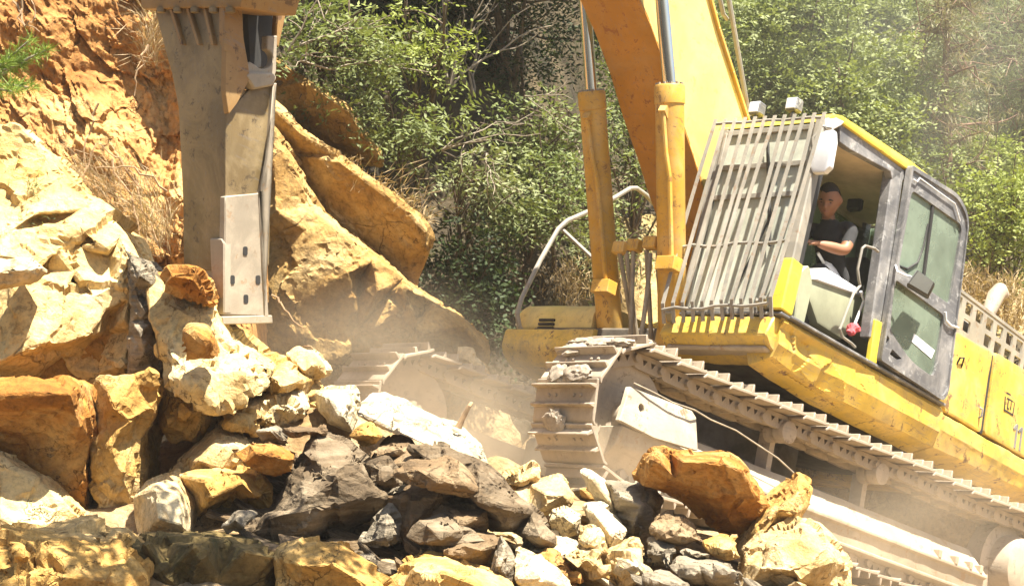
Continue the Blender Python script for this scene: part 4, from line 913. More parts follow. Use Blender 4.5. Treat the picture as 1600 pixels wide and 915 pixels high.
# windscreen with its frame and cross rail
def W(s, t): # s 0..1 right->left, t 0..1 bottom->top, on the screen plane
    return Vector((1.48 + (1.37-1.48)*t, 0.47 + (1.32-0.47)*s, 1.29 + (2.84-1.29)*t))
m = MB(); nrm = Vector((0.997,0,0.07))
m.prism([W(0,0),W(1,0),W(1,1),W(0,1)], [W(0,0)+nrm*0.008,W(1,0)+nrm*0.008,W(1,1)+nrm*0.008,W(0,1)+nrm*0.008]); ws = m.build('windscreen', M['windshield'], EXC)
m = MB()
for p, q in (((0,0),(1,0)),((1,0),(1,1)),((1,1),(0,1)),((0,1),(0,0)),((0,.63),(1,.63)),((0,.80),(1,.80))):
    m.bar(W(*p)+nrm*0.02, W(*q)+nrm*0.02, 0.03, 0.045)
m.build('screen_frame', M['cage'], ws, 0.004)
m = MB(); m.bar(W(.80,.34)+nrm*.05, W(.52,.92)+nrm*.05, 0.02); m.bar(W(.55,.15)+nrm*.05, W(.80,.62)+nrm*.05, 0.014); m.build('wiper', M['black'], ws)
# guard of bent vertical bars
def G(px, py, t): # on the slanted guard plane
    q0 = loc(px, py, 0, 1.80 + (1.52-1.80)*t); return q0
NB = 12
bl, br, tl, tr_ = (1035,484), (1203,474), (1118,194), (1288,183)
def lerp2(a, b, t): return (a[0]+(b[0]-a[0])*t, a[1]+(b[1]-a[1])*t)
for i_, (t, a, b) in enumerate( ((0.03,bl,br),(0.40,lerp2(bl,tl,.335),lerp2(br,tr_,.335)),(1.0,tl,tr_))):
    gd = MB(); pts = [G(*lerp2(a, b, k/8), t) + Vector((0.01*math.sin(k*2.1),0,0.012*math.sin(k*1.7) if t < 0.9 else 0)) for k in range(9)]
    gd.tube(pts, 0.014, 8)
    if i_ == 0: guard = gd.build('windscreen_guard', M['cage'], EXC)
    else: gd.build('cross_rail', M['cage'], guard)
rnd = random.Random(3)
for k in range(NB):
    s = k/(NB-1); a, b = lerp2(bl, br, s), lerp2(tl, tr_, s)
    w = rnd.uniform(-5, 5)
    pts = []
    for t in (-0.06, 0.03, 0.2, 0.40, 0.6, 0.8, 1.0, 1.02):
        p2 = lerp2(a, b, t); bow = w*math.sin(math.pi*min(1, max(0, t)))
        q = G(p2[0]+bow, p2[1], t) + Vector((0.014,0,0))
        if t < 0: q += Vector((-0.08,0,0.0))
        pts.append(q)
    m = MB()
    for p, q in zip(pts, pts[1:]): m.bar(p, q + (q-p).normalized()*0.004, 0.030, 0.010, (1,0,0.2))
    m.build('guard_bar', M['cage'], guard)
m = MB()
for s, px, py in ((0.1,1045,500),(0.86,1185,482),(0.95,1192,478)): m.bar(loc(px,py-14,0,1.78), loc(px+4,py+6,0,1.52), 0.05, 0.03)
m.build('guard_bracket', M['cage'], guard, 0.005, dents=0.01, sub=0.03)
# work lamps
for px, py in ((1183,172),(1241,166)):
    c = loc(px, py, 0, 1.34)
    m = MB(); m.box((c.x-0.05,c.y-0.055,c.z-0.05),(c.x+0.05,c.y+0.055,c.z+0.06)); m.box((c.x-0.03,c.y-0.02,c.z-0.12),(c.x+0.02,c.y+0.02,c.z-0.05))
    wl_ = m.build('work_lamp', M['grey_paint'], EXC, 0.012)
    m = MB(); m.box((c.x+0.048,c.y-0.045,c.z-0.04),(c.x+0.058,c.y+0.045,c.z+0.05)); m.build('lamp_lens', M['pale_plastic'], wl_, 0.004)
# mirror on the front corner
q = [loc(px, py, 0, 1.44) for px, py in ((1276,216),(1292,206),(1305,204),(1306,222),(1299,262),(1290,271),(1272,272),(1268,262))]
m = MB(); m.prism([p + Vector((-0.035,0,0)) for p in q], [p + Vector((0.03,0,0)) for p in q]); mr = m.build('front_mirror', M['pale_plastic'], EXC, 0.014, seg=2)
m = MB(); m.tube([loc(1272,270,0,1.44), loc(1270,215,0,1.44), loc(1285,197,0,1.42), loc(1300,200,0,1.36)], 0.010, 8); m.build('mirror_arm', M['cage'], mr)
# folded-back cab door
m = MB(); L0, L1 = 1.415, 1.455
dout = rounded(loc2([(1370,562),(1419,258),(1493,305),(1509,340),(1476,612),(1468,626)], 1, 1.43), [.02,.03,.12,.12,.1,.05], 5)
up = rounded(loc2([(1421,297),(1500,352),(1480,476),(1400,418)], 1, 1.43), [.06,.08,.05,.05], 4)
lowp = rounded(loc2([(1395,436),(1471,492),(1456,590),(1420,565),(1386,515)], 1, 1.43), [.05,.05,.09,.16,.08], 5)
sl1 = rounded(loc2([(1381,522),(1386,528),(1382,544),(1376,540)], 1, 1.43), .015, 2)
tri_ = rounded(loc2([(1390,545),(1405,560),(1398,562),(1386,553)], 1, 1.43), .01, 2)
holed(m, dout, [up, lowp, sl1, tri_], 1, L0, L1)
door = m.build('cab_door', M['grey_paint'], EXC, 0.0)
m = MB(); m.frame(dout, [tuple(Vector(p)*0.96 + (sum((Vector(x) for x in dout), Vector((0,0)))/len(dout))*0.04) for p in dout], 1, 1.45, 1.472)
m.build('door_rim', M['grey_paint'], door)
m = MB(); m.plate(up, 1, 1.425, 1.433); m.build('upper_pane', M['glass'], door)
m = MB(); m.plate(lowp, 1, 1.425, 1.433); m.build('lower_pane', M['glass'], door)
m = MB(); a, b = loc(1457,322,1,1.44), loc(1441,445,1,1.44); m.bar(a, b, 0.02, 0.035, (1,0,0))
a, b = loc(1404,412,1,1.44), loc(1438,403,1,1.44); pts = [loc(px,py,1,1.44) for px,py in ((1402,414),(1418,420),(1434,410),(1443,385),(1450,350))]; m.tube(pts, 0.009, 6)
m.build('pane_rail', M['black'], door)
q = loc2([(1429,521),(1461,547),(1456,560),(1425,533)], 1, 1.44); m = MB(); m.plate(q, 1, 1.434, 1.437); m.build('door_sticker', M['sticker'], door)
pts = [loc(px,py,1,1.475) for px,py in ((1477,487),(1478,500),(1485,508),(1497,512))]; m = MB(); m.tube(pts, 0.012, 8); m.build('door_handle', M['pale_plastic'], door)
pts = [loc(px,py,1,1.473) for px,py in ((1427,280),(1433,284),(1437,278),(1492,318),(1500,345))]; m = MB(); m.tube(pts, 0.006, 6); m.build('door_trim', M['pale_plastic'], door)
mq = [loc(px,py,1,1.58) for px,py in ((1433,423),(1461,444),(1450,466),(1416,446))]
m = MB(); m.prism([p + Vector((-0.05,-0.03,0)) for p in mq], [p + Vector((0.05,0.03,0)) for p in mq]); dm = m.build('door_mirror', M['black'], door, 0.012)
m = MB(); c4 = sum(mq, Vector())/4; m.prism([c4 + (p-c4)*0.84 + Vector((0.051,0.031,0)) for p in mq], [c4 + (p-c4)*0.84 + Vector((0.055,0.034,0)) for p in mq]); m.build('mirror_glass', M['chrome'], dm)
pts = [loc(px,py,1,lv) for px,py,lv in ((1399,414,1.46),(1402,424,1.50),(1415,430,1.56),(1424,432,1.58))]; m = MB(); m.tube(pts, 0.009, 6); m.build('mirror_arm', M['pale_plastic'], dm)
# grab rail in the doorway
pts = [loc(px,py,1,1.42) for px,py in ((1372,393),(1366,388),(1352,384),(1347,388),(1340,420),(1342,438),(1344,446),(1334,458),(1322,488),(1312,514),(1316,526),(1330,536),(1336,542))]
m = MB(); m.tube(pts, 0.012, 8); m.build('grab_rail', M['cage'], EXC)
pts = [loc(px,py,1,1.25) for px,py in ((1345,455),(1350,470),(1336,505),(1330,520))]; m = MB(); m.tube(pts, 0.012, 8); m.build('lock_lever', M['pale_plastic'], EXC)
# console, joystick, seat
m = MB()
co = [loc(px,py,1,1.16) for px,py in ((1268,432),(1285,426),(1345,462),(1349,476),(1338,508),(1318,531),(1278,505),(1266,470))]
m.prism([p + Vector((0,-0.22,0)) for p in co], [p for p in co]); cs = m.build('side_console', M['olive'], EXC, 0.03, seg=2)
m = MB(); cp = [loc(px,py,1,1.15) for px,py in ((1266,436),(1286,418),(1346,456),(1344,464))]; m.prism([p + Vector((0,-0.2,0.0)) for p in cp], [p + Vector((0,0.03,0)) for p in cp]); m.build('console_top', M['pale_plastic'], cs, 0.01)
m = MB(); b0 = loc(1302,436,1,1.06); t0 = loc(1278,395,1,1.06)
m.tube([b0 + Vector((0,0,-0.02)), b0.lerp(t0,.25), b0.lerp(t0,.45), b0.lerp(t0,.6)], [0.075,0.062,0.05,0.026], 14); m.tube([b0.lerp(t0,.55), t0], 0.013, 8); m.build('joystick', M['pale_plastic'], cs)
m = MB(); m.plate(rounded([(0.62,1.70),(0.62,1.86),(0.0,1.82),(-0.02,1.66)], 0.05), 1, 0.62, 1.12); m.box((0.0,0.7,1.27),(0.5,1.05,1.70)); st = m.build('operator_seat', M['seat'], EXC, 0.03, seg=2)
m = MB(); m.plate(rounded([(0.10,1.80),(0.0,2.26),(-0.14,2.26),(-0.10,1.78)], 0.06), 1, 0.64, 1.06); m.build('seat_back', M['seat'], st, 0.03, seg=2)
m = MB(); m.box((0.85,0.5,1.275),(1.35,1.0,1.62)); m.box((0.95,0.55,1.62),(1.25,0.72,2.0)); m.build('instrument_stand', M['black'], EXC, 0.03)
m = MB(); q = loc(1250,460,1,1.15); m.plate(rounded([(q.x+0.05,1.32),(q.x+0.10,1.75),(q.x-0.02,1.86),(q.x-0.12,1.70),(q.x-0.08,1.32)], 0.06), 1, 0.95, 1.18); m.build('front_console', M['olive'], EXC, 0.03)
m = MB(); q = loc(1334,515,1,1.3); m.tube([q+Vector((0.06,0,-0.05)), q+Vector((0.02,0,0.0)), q+Vector((-0.03,0,0.02))], [0.03,0.05,0.03], 10); m.build('floor_rag', M['red'], EXC, dents=0.02, dfreq=20, sub=0.02)
m = MB(); c = loc(1338,308,0,-0.3); m.box((c.x-0.04,c.y-0.07,c.z-0.13),(c.x+0.04,c.y+0.07,c.z+0.13)); m.build('ceiling_speaker', M['black'], EXC, 0.02)

# ---- boom, cylinders
BL0, BL1 = -0.36, 0.20
fr_ = [(0.05,1.30),(0.45,1.75),(0.91,2.17),(1.2,2.42),(1.44,2.66),(1.74,2.93),(2.0,3.20),(2.28,3.44),(2.51,3.60),(3.2,4.05),(4.2,4.42),(5.4,4.50)]
rr_ = [(-0.25,1.45),(-0.2,2.15),(0.25,2.70),(0.55,2.98),(0.82,3.23),(1.12,3.50),(1.42,3.77),(1.62,3.98),(2.0,4.36),(2.8,5.0),(4.0,5.25),(5.5,4.95)]
m = MB()
for i in range(len(fr_)-1):
    q = [fr_[i], fr_[i+1], rr_[i+1], rr_[i]]
    m.prism([(f,BL0,u) for f,u in q], [(f,BL1,u) for f,u in q])
bmesh.ops.remove_doubles(m.bm, verts=m.bm.verts, dist=1e-4)
seen = {}
for f in m.bm.faces: seen.setdefault(tuple(sorted(v.index for v in f.verts)), []).append(f)
m.bm.verts.index_update(); seen = {}
for f in m.bm.faces: seen.setdefault(tuple(sorted(v.index for v in f.verts)), []).append(f)
bmesh.ops.delete(m.bm, geom=[f for L_ in seen.values() if len(L_) > 1 for f in L_], context='FACES_ONLY')
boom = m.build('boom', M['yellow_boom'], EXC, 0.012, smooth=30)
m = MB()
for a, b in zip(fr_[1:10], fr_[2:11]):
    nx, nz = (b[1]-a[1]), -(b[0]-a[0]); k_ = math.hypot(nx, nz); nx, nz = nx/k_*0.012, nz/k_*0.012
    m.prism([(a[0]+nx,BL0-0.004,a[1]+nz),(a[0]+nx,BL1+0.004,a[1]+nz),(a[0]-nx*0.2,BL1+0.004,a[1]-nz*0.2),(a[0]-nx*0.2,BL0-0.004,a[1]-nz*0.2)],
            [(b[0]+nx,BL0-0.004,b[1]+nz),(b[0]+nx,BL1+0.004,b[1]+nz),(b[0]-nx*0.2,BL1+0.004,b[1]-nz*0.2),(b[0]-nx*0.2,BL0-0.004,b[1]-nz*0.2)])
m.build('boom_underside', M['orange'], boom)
m = MB()
for a, b in zip(rr_[2:9], rr_[3:10]): m.bar((a[0]+0.02,BL1-0.02,a[1]+0.03),(b[0]+0.02,BL1-0.02,b[1]+0.03),0.10,0.03)
m.build('boom_top_flange', M['yellow_deep'], boom, 0.004)
m = MB(); a, b = Vector(loc(1138,-6,1,0.12)), Vector(loc(1170,182,1,0.12)); m.tube([a,b],0.022,8); m.tube([loc(1124,-6,1,0.14), loc(1130,22,1,0.14), loc(1136,30,1,0.12)],0.02,8); m.build('boom_pipe', M['cage'], boom)
def cylinder(pb, pt, prod, r, rr, l):
    b = loc(*pb, 1, l); t = loc(*pt, 1, l); e = loc(*prod, 1, l); d = (t-b).normalized()
    base = b + (b-t).normalized()*0.25
    m = MB(); L_ = (t-base).length
    m.lathe(base, d, [(0,r*0.9),(0.02,r),(L_-0.16,r),(L_-0.155,r*1.07),(L_-0.02,r*1.07),(L_-0.005,r*1.0),(L_,r*0.8)], 36)
    m.lathe(base - d*0.02, d, [(0,0.02),(0.001,r*0.7),(0.03,r*0.8)], 20)
    m.bar(base - Vector((0,r*0.8,0)) - d*0.02, base + Vector((0,r*0.8,0)) - d*0.02, r*1.6, r*1.8)
    c = m.build('boom_cylinder', M['yellow_deep'], EXC)
    m = MB()
    for k in range(12):
        a = k*math.pi/6; u = d.orthogonal().normalized(); w = d.cross(u)
        q = t - d*0.01 + (u*math.cos(a)+w*math.sin(a))*r*0.88; m.cyl(q, q + d*0.022, 0.014, n=6)
    m.build('gland_bolt', M['cage'], c)
    m = MB(); m.cyl(t, t + (e-t).normalized()*1.6, rr, n=32); m.build('piston_rod', M['chrome'], c, 0)
    # feed pipe strapped along the barrel (towards the camera side)
    u = Vector((0.75,0.2,0)); u = (u - d*u.dot(d)).normalized()
    m = MB(); m.tube([t - d*0.23 + u*r*0.9, t - d*0.24 + u*(r+0.035), t - d*0.55 + u*(r+0.028) + Vector((0,0.02,0)), t - d*0.75 + u*(r+0.02) + Vector((0,0.05,0)), b + d*0.25 + u*(r+0.02) + Vector((0,0.06,0))], 0.020, 8)
    m.bar(t - d*0.26 + u*(r-0.02), t - d*0.20 + u*(r+0.04), 0.06, 0.06)
    m.build('feed_pipe', M['yellow_deep'], c)
    m = MB(); q = b + d*0.28; m.lathe(q, d, [(0,r),(0.001,r*1.05),(0.05,r*1.05),(0.051,r)], 36); m.box(tuple(q+u*(r+0.02)-Vector((.05,.05,.05))), tuple(q+u*(r+0.02)+Vector((.07,.13,.06)))); m.build('pipe_clamp', M['yellow_deep'], c, 0.004)
    return c
cylinder((952,500),(924,142),(914,0),0.109,0.050,-0.50)
cylinder((1050,470),(1046,132),(1034,0),0.115,0.054,0.36)
# hoses hanging between the cylinder feet
for i, (p0, p1, p2, l) in enumerate((((968,395),(976,440),(992,530),-0.1),((978,392),(984,440),(996,535),-0.05),((990,385),(988,450),(985,535),0.0),((1010,390),(1014,460),(1018,535),0.15),((1028,392),(1028,460),(1040,530),0.25),((1000,530),(1012,470),(1016,395),0.2))):
    m = MB(); P_ = [loc(p[0],p[1],1,l) for p in (p0,p1,p2)]
    pts = [P_[0]*(1-t)**2 + P_[1]*2*t*(1-t) + P_[2]*t*t for t in [k/8 for k in range(9)]]
    m.tube(pts, 0.019, 8); m.build('hydraulic_hose', M['hose'], EXC)
m = MB()
for px, py, l in ((970,388,-0.1),(992,384,0.0),(1018,380,0.2)):
    q = loc(px,py,1,l); m.box(tuple(q-Vector((.05,.06,.05))), tuple(q+Vector((.05,.06,.05))))
m.build('hose_block', M['yellow_deep'], EXC, 0.012)
m = MB(); m.plate([(0.6,1.0),(0.75,1.35),(0.35,1.9),(-0.1,2.0),(-0.3,1.2)],1,-0.42,-0.37); m.plate([(0.6,1.0),(0.75,1.35),(0.35,1.9),(-0.1,2.0),(-0.3,1.2)],1,0.21,0.26); m.build('boom_foot_bracket', M['yellow_boom'], EXC, 0.01)

# ---- right-hand tool box, bumper, rail
m = MB(); pb = [(1.32,1.19),(1.33,1.34),(1.22,1.44),(0.95,1.47),(0.0,1.47),(0.0,1.19)]
def tb(l): return [(f,l,u) for f,u in pb]
m.plate(rounded(pb, [.03,.1,.1,.05,.02,.02], 4), 1, -1.46, -0.62); box_ = m.build('tool_box', M['yellow_boom'], EXC, 0.02, seg=2, dents=0.004, sub=0.12)
v0 = loc(853,505,0,1.34)
m = MB()
for k in range(3): m.box((1.30,v0.y-0.085,v0.z-0.05+k*0.036),(1.345,v0.y+0.085,v0.z-0.03+k*0.036))
m.build('vent_louvre', M['black'], box_)
m = MB(); m.plate(rounded([(1.40,1.17),(1.42,1.0),(1.28,0.86),(0.5,0.82),(0.5,1.185),(1.2,1.185)], [.03,.06,.1,.02,.02,.05], 4), 1, -1.50, -0.52); m.build('front_bumper', M['yellow'], EXC, 0.02, seg=2, dents=0.012, dfreq=4, sub=0.1)
pts = [loc(px,py,1,-1.38) for px,py in ((828,528),(812,512),(808,490),(815,466),(845,405),(872,358),(886,345),(920,330),(962,308),(985,294),(995,294),(1010,305),(1030,328))]
m = MB(); m.tube(pts, 0.022, 10); hr = m.build('hand_rail', M['cage'], EXC)
m = MB(); m.tube([loc(880,360,1,-1.38), loc(928,405,1,-1.1)], 0.018, 8); m.build('rail_brace', M['cage'], hr)
m = MB(); m.box((-1.2,-1.40,1.2),(0.2,-0.62,1.62)); m.build('fuel_tank', M['yellow'], EXC, 0.04)
m = MB(); m.box((-3.0,-1.38,1.0),(1.3,-0.4,1.185)); m.build('right_deck', M['under'], EXC, 0.01)

# ---- arm and hydraulic hammer (hangs from the boom tip, outside the picture above)
FH = Vector((FA.x, FA.y, 0)).normalized(); LH = Vector((LA.x, LA.y, 0)).normalized(); ZW = Vector((0,0,1))
KC = at(352, 300, 11.05)                       # the near vertical corner of the hammer body
def onp(px, py, n, off=0.0):
    o = Vector((0,0,CZ)); d = at(px, py, 1.0) - o; P0 = KC + n*off
    return o + d*((P0-o).dot(n)/d.dot(n))
def slab_on(m, pts, n, off, th):
    a = [onp(px, py, n, off) for px, py in pts]; m.prism([p - n*th for p in a], a); return m
m = MB(); tipb, tipa = MACH @ Vector((5.45,-0.08,4.75)), KC - FH*0.18 - LH*0.18 + ZW*2.05
sdv = LH*0.17
A0 = [tipb + FH*0.35 - ZW*0.2, tipb - FH*0.45 + ZW*0.25, tipa - FH*0.16, tipa + FH*0.16]
m.prism([p - sdv for p in A0], [p + sdv for p in A0]); m.build('dipper_arm', M['yellow_boom'], EXC, 0.02, xf=MI)
m = MB()
slab_on(m, [(240,12),(352,14),(353,120),(352,300),(350,424),(287,420),(285,300),(278,170),(268,115)], FH, 0.0, 0.05)
core = [KC - FH*0.04 - LH*0.03 + ZW*z for z in (0.60,-0.45)]
a = core[0]; b = core[1]
sq = lambda c, w, dpt: [c, c - LH*w, c - LH*w - FH*dpt, c - FH*dpt]
m.prism(sq(a,0.30,0.36), sq(b,0.26,0.34))
slab_on(m, [(353,178),(390,140),(430,132),(424,240),(413,300),(412,432),(352,432)], LH, 0.0, 0.05)
slab_on(m, [(352,20),(380,14),(384,150),(353,180)], LH, -0.01, 0.05)
brk = m.build('hydraulic_hammer', M['brk'], EXC, 0.012, xf=MI, seg=2, dents=0.004, sub=0.10)
m = MB(); slab_on(m, [(205,-60),(395,-60),(378,-2),(375,12),(300,12),(222,15)], FH, 0.06, 0.45); m.build('top_bracket', M['brk_orange'], brk, 0.015, xf=MI, seg=2)
m = MB()
for xa, ya, xb in ((262,14,282),(288,14,308),(315,14,330)):
    slab_on(m, [(xa,10),(xa+5,10),(xb+3,70),(xb-1,70)], FH, 0.035, 0.04)
slab_on(m, [(342,10),(350,10),(350,80),(342,66)], FH, 0.05, 0.05)
m.build('stiffener_rib', M['brk_orange'], brk, 0.004, xf=MI)
for px in (252,278,305,334,360):
    m = MB(); c = onp(px, 12, FH, 0.05); m.lathe(c, ZW*-1, [(0,0.03),(0.03,0.03),(0.035,0.018)], 12); m.build('bracket_bolt', M['brk'], brk, xf=MI)
m = MB(); slab_on(m, rounded([(354,8),(378,8),(381,60),(388,100),(391,122),(372,160),(357,180),(352,140)], 6, 3), LH, 0.045, 0.045); m.build('side_plate', M['brk_orange'], brk, 0.008, xf=MI)
# hook plate with a round notch on the far edge
arc = [(412+15*math.cos(t), 92+16*math.sin(t)) for t in [R(x) for x in range(-70, 161, 21)]]
hook = [(383,95),(386,122),(398,126),(430,124),(434,100),(434,55),(424,55),(410,64)] 
hook = [(434,56),(418,56)] + arc + [(390,96),(384,104),(388,124),(400,127),(428,124),(432,112)]
m = MB(); slab_on(m, hook, LH, 0.02, 0.06); m.build('hook_plate', M['brk_pale'], brk, 0.006, xf=MI, smooth=30)
m = MB(); slab_on(m, [(384,118),(390,112),(428,114),(434,120),(428,134),(398,140)], LH, 0.05, 0.10); m.build('hook_lip', M['brk_pale'], brk, 0.012, xf=MI)
m = MB(); slab_on(m, [(380,-40),(428,-40),(430,60),(426,110),(388,110),(384,40)], LH, -0.16, 0.16); m.build('hose_recess', M['black'], brk, 0.02, xf=MI)
m = MB(); slab_on(m, [(428,-40),(462,-40),(446,30),(436,75),(430,70),(434,10)], LH, -0.03, 0.05); m.build('rear_plate', M['brk_orange'], brk, 0.008, xf=MI)
# scoured lower jacket
m = MB(); slab_on(m, [(352,306),(412,300),(415,380),(420,494),(350,492)], LH, 0.022, 0.06)
sl_p = [(383,392),(364,437),(386,437),(385,467)]
jk = m.build('lower_jacket', M['brk_pale'], brk, 0.008, xf=MI, dents=0.004, sub=0.08)
m = MB(); slab_on(m, [(327,372),(346,372),(350,380),(350,490),(332,486)], FH, 0.03, 0.06); slab_on(m, [(287,415),(350,420),(350,470),(300,460)], FH, -0.02, 0.05); m.build('lower_jacket', M['brk_pale'], brk, 0.008, xf=MI)
m = MB(); slab_on(m, [(347,494),(426,492),(427,505),(348,507)], LH, 0.03, 0.07); m.build('bottom_flange', M['brk_pale'], brk, 0.006, xf=MI)
m = MB(); slab_on(m, [(406,300),(416,298),(430,160),(433,130),(427,130),(418,250),(405,310),(413,494),(420,494)], LH, 0.03, 0.04); m.build('edge_flange', M['brk_pale'], brk, 0.004, xf=MI)
for px, py in ((384,392),(364,437),(385,467),(404,437)):
    m = MB(); slab_on(m, rounded([(px-4,py-7),(px+3,py-7),(px+3,py+7),(px-4,py+7)], 3, 3), LH, 0.026, 0.02); m.build('bolt_slot', M['black'], brk, xf=MI)
# ------------------------------------------------------------------ trees and shrubs
def leaf_cloud(name, C_, A_, B_, mat, parent):
    """C_ start points, A_ length vectors, B_ half-width vectors -> one mesh of folded leaf blades"""
    n = len(C_); V = np.empty((n, 4, 3))
    V[:,0] = C_; V[:,1] = C_ + 0.45*A_ + B_; V[:,2] = C_ + A_; V[:,3] = C_ + 0.45*A_ - B_
    me = bpy.data.meshes.new(name)
    me.vertices.add(n*4); me.vertices.foreach_set('co', V.reshape(-1))
    me.loops.add(n*4); me.loops.foreach_set('vertex_index', np.arange(n*4))
    me.polygons.add(n); me.polygons.foreach_set('loop_start', np.arange(n)*4); me.polygons.foreach_set('loop_total', np.full(n, 4))
    me.update(calc_edges=True); me.validate()
    return link(name, me, mat, parent)

def unit(a): return a/np.maximum(np.linalg.norm(a, axis=-1, keepdims=True), 1e-9)

def crown_leaves(rs, clumps, nfr, k, frl, ll, lw, droop, flat=0.32):
    """clumps (x,y,z,r): fronds start in each clump and carry k leaflets each"""
    Cs, As, Bs = [], [], []
    for (x, y, z, r) in clumps:
        n = max(2, int(nfr*r*r/0.09))
        d = unit(rs.normal(size=(n,3))); rad = r*rs.random((n,1))**0.45
        o = np.array([x,y,z]) + d*rad*np.array([1,1,0.5])
        f = unit(d*np.array([1,1,0.5]) + rs.normal(size=(n,3))*0.45 + np.array([0,0,-droop*0.7]))
        side_ = unit(np.cross(f, np.array([0,0,1.0]) + rs.normal(size=(n,3))*0.35))
        nrm = np.cross(side_, f)
        L = frl*rs.uniform(0.6, 1.3, (n,1))
        for j in range(k):
            t = (j+0.6)/k; s = 1 if j % 2 else -1
            c = o + f*L*t + np.array([0,0,-1.0])*L*t*t*droop*0.35
            a = unit(f*0.55 + side_*s*0.9 + nrm*rs.normal(size=(n,1))*0.35 + rs.normal(size=(n,3))*flat*0.5)
            b = unit(np.cross(a, nrm + rs.normal(size=(n,3))*flat))
            sz = rs.uniform(0.65, 1.25, (n,1))
            Cs.append(c); As.append(a*ll*sz); Bs.append(b*lw*0.5*sz)
    return np.concatenate(Cs), np.concatenate(As), np.concatenate(Bs)

def limb(m, rs, p, q, r0, r1, wig=0.12, n=6):
    p, q = np.array(p), np.array(q); L = np.linalg.norm(q-p); pts = []
    off = np.zeros(3)
    for i in range(n+1):
        t = i/n; off = off + rs.normal(size=3)*wig*L/n*(0 if i == 0 else 1)
        pts.append(Vector(p + (q-p)*t + off))
    m.tube(pts, [r0 + (r1-r0)*i/n for i in range(n+1)], 6)
    return pts

def tree(name, label, cat, base, crown, leaf, seed, nclump=26, cr=(0.22,0.42), nfr=26, k=7, frl=0.26, ll=0.075, lw=0.03, droop=0.5,
         trunk=0.06, bark='bark', stems=1, group=None, twigs=10, hollow=0.35):
    """base: (px,py,d); crown: (px,py,d, rx,ry in px, rd in m)"""
    rs = np.random.RandomState(seed)
    b = at(*base); b.z = min(b.z, hill_z(b.x, b.y) + 0.05) if b.y > 19 else b.z; cpx, cpy, cd, rx, ry, rd = crown
    c = at(cpx, cpy, cd); sx, sz = rx/FPX*cd, ry/FPX*cd
    root = empty(name, b); tag(root, label, cat, group)
    cl = []
    for _ in range(nclump):
        d = rs.normal(size=3); d /= np.linalg.norm(d); q = hollow + (1-hollow)*rs.random()
        cl.append((c.x + d[0]*sx*q - b.x, c.y + d[1]*rd*q - b.y, c.z + d[2]*sz*q - b.z, rs.uniform(*cr)))
    C_, A_, B_ = crown_leaves(rs, cl, nfr, k, frl, ll, lw, droop)
    leaf_cloud('crown', C_, A_, B_, M[leaf], root)
    m = MB(); cc = np.array([c.x-b.x, c.y-b.y, c.z-b.z])
    for s in range(stems):
        st = np.array([rs.uniform(-.1,.1)*stems, rs.uniform(-.1,.1)*stems, -0.15])
        top = cc + np.array([rs.uniform(-.5,.5)*sx, rs.uniform(-.3,.3), sz*rs.uniform(0.2,0.8)])
        pts = limb(m, rs, st, top, trunk, trunk*0.3, 0.10, 8)
        for i in range(twigs):
            p = pts[rs.randint(2, 8)]; t = cl[rs.randint(len(cl))]
            limb(m, rs, p, np.array(t[:3]) + rs.normal(size=3)*t[3]*0.5, trunk*0.32, 0.006, 0.16, 5)
    tr = m.build('trunk', M[bark], root)
    return root

SH = dict(ll=0.075, lw=0.026, frl=0.30, droop=0.5)
tree('shrub', 'pale green feathery shrub arching over the top of the highest slab, right of the hammer', 'shrub', (470,110,16.6), (520,60,16.4,110,110,0.6), 'leaf_shrub', 1, 24, cr=(.16,.34), nfr=26, k=9, trunk=0.03, stems=3, **SH)
tree('shrub', 'yellow green drooping shrub in the sun at the top centre of the dark thicket', 'shrub', (690,210,17.4), (655,70,16.9,80,80,0.5), 'leaf_yellow', 2, 12, cr=(.16,.32), nfr=24, k=9, trunk=0.03, stems=2, **SH)
tree('shrub', 'feathery green shrub with lit sprays reaching over the middle slab', 'shrub', (640,300,16.9), (630,180,16.4,80,45,0.4), 'leaf_shrub', 3, 12, cr=(.16,.30), nfr=24, k=9, trunk=0.025, stems=2, **SH)
tree('shrub', 'half shaded green shrub above the ivy bank, left of the cylinders', 'shrub', (760,380,17.2), (745,285,16.9,110,55,0.45), 'leaf_olive', 4, 14, cr=(.16,.32), nfr=22, k=9, trunk=0.025, stems=3, **SH)
tree('shrub', 'sunlit pale green shrub just left of the left boom cylinder', 'shrub', (850,420,17.9), (855,310,17.4,75,70,0.5), 'leaf_shrub', 5, 16, cr=(.16,.34), nfr=26, k=9, trunk=0.03, stems=2, **SH)
tree('shrub', 'green shrub with drooping sprays behind the left piston rod', 'shrub', (850,330,18.4), (850,190,18.0,75,60,0.5), 'leaf_shrub', 6, 12, cr=(.16,.34), nfr=24, k=9, trunk=0.03, stems=2, **SH)
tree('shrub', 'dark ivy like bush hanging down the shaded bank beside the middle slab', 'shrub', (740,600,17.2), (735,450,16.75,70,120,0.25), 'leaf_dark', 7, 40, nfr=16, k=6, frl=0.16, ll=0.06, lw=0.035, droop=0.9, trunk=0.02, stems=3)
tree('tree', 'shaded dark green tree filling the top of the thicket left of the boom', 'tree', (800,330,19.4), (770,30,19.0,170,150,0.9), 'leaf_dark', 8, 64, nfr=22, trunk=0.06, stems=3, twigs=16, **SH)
tree('tree', 'tall green tree seen between the two boom cylinders', 'tree', (990,420,19.6), (975,170,19.2,85,190,0.8), 'leaf_shrub', 9, 30, cr=(.16,.34), nfr=26, k=9, trunk=0.05, stems=2, **SH)
tree('shrub', 'low grey green scrub on the bank behind the hand rail', 'shrub', (930,450,18.7), (925,385,18.5,110,48,0.5), 'leaf_olive', 10, 24, cr=(.14,.26), nfr=22, trunk=0.02, stems=3, **SH)
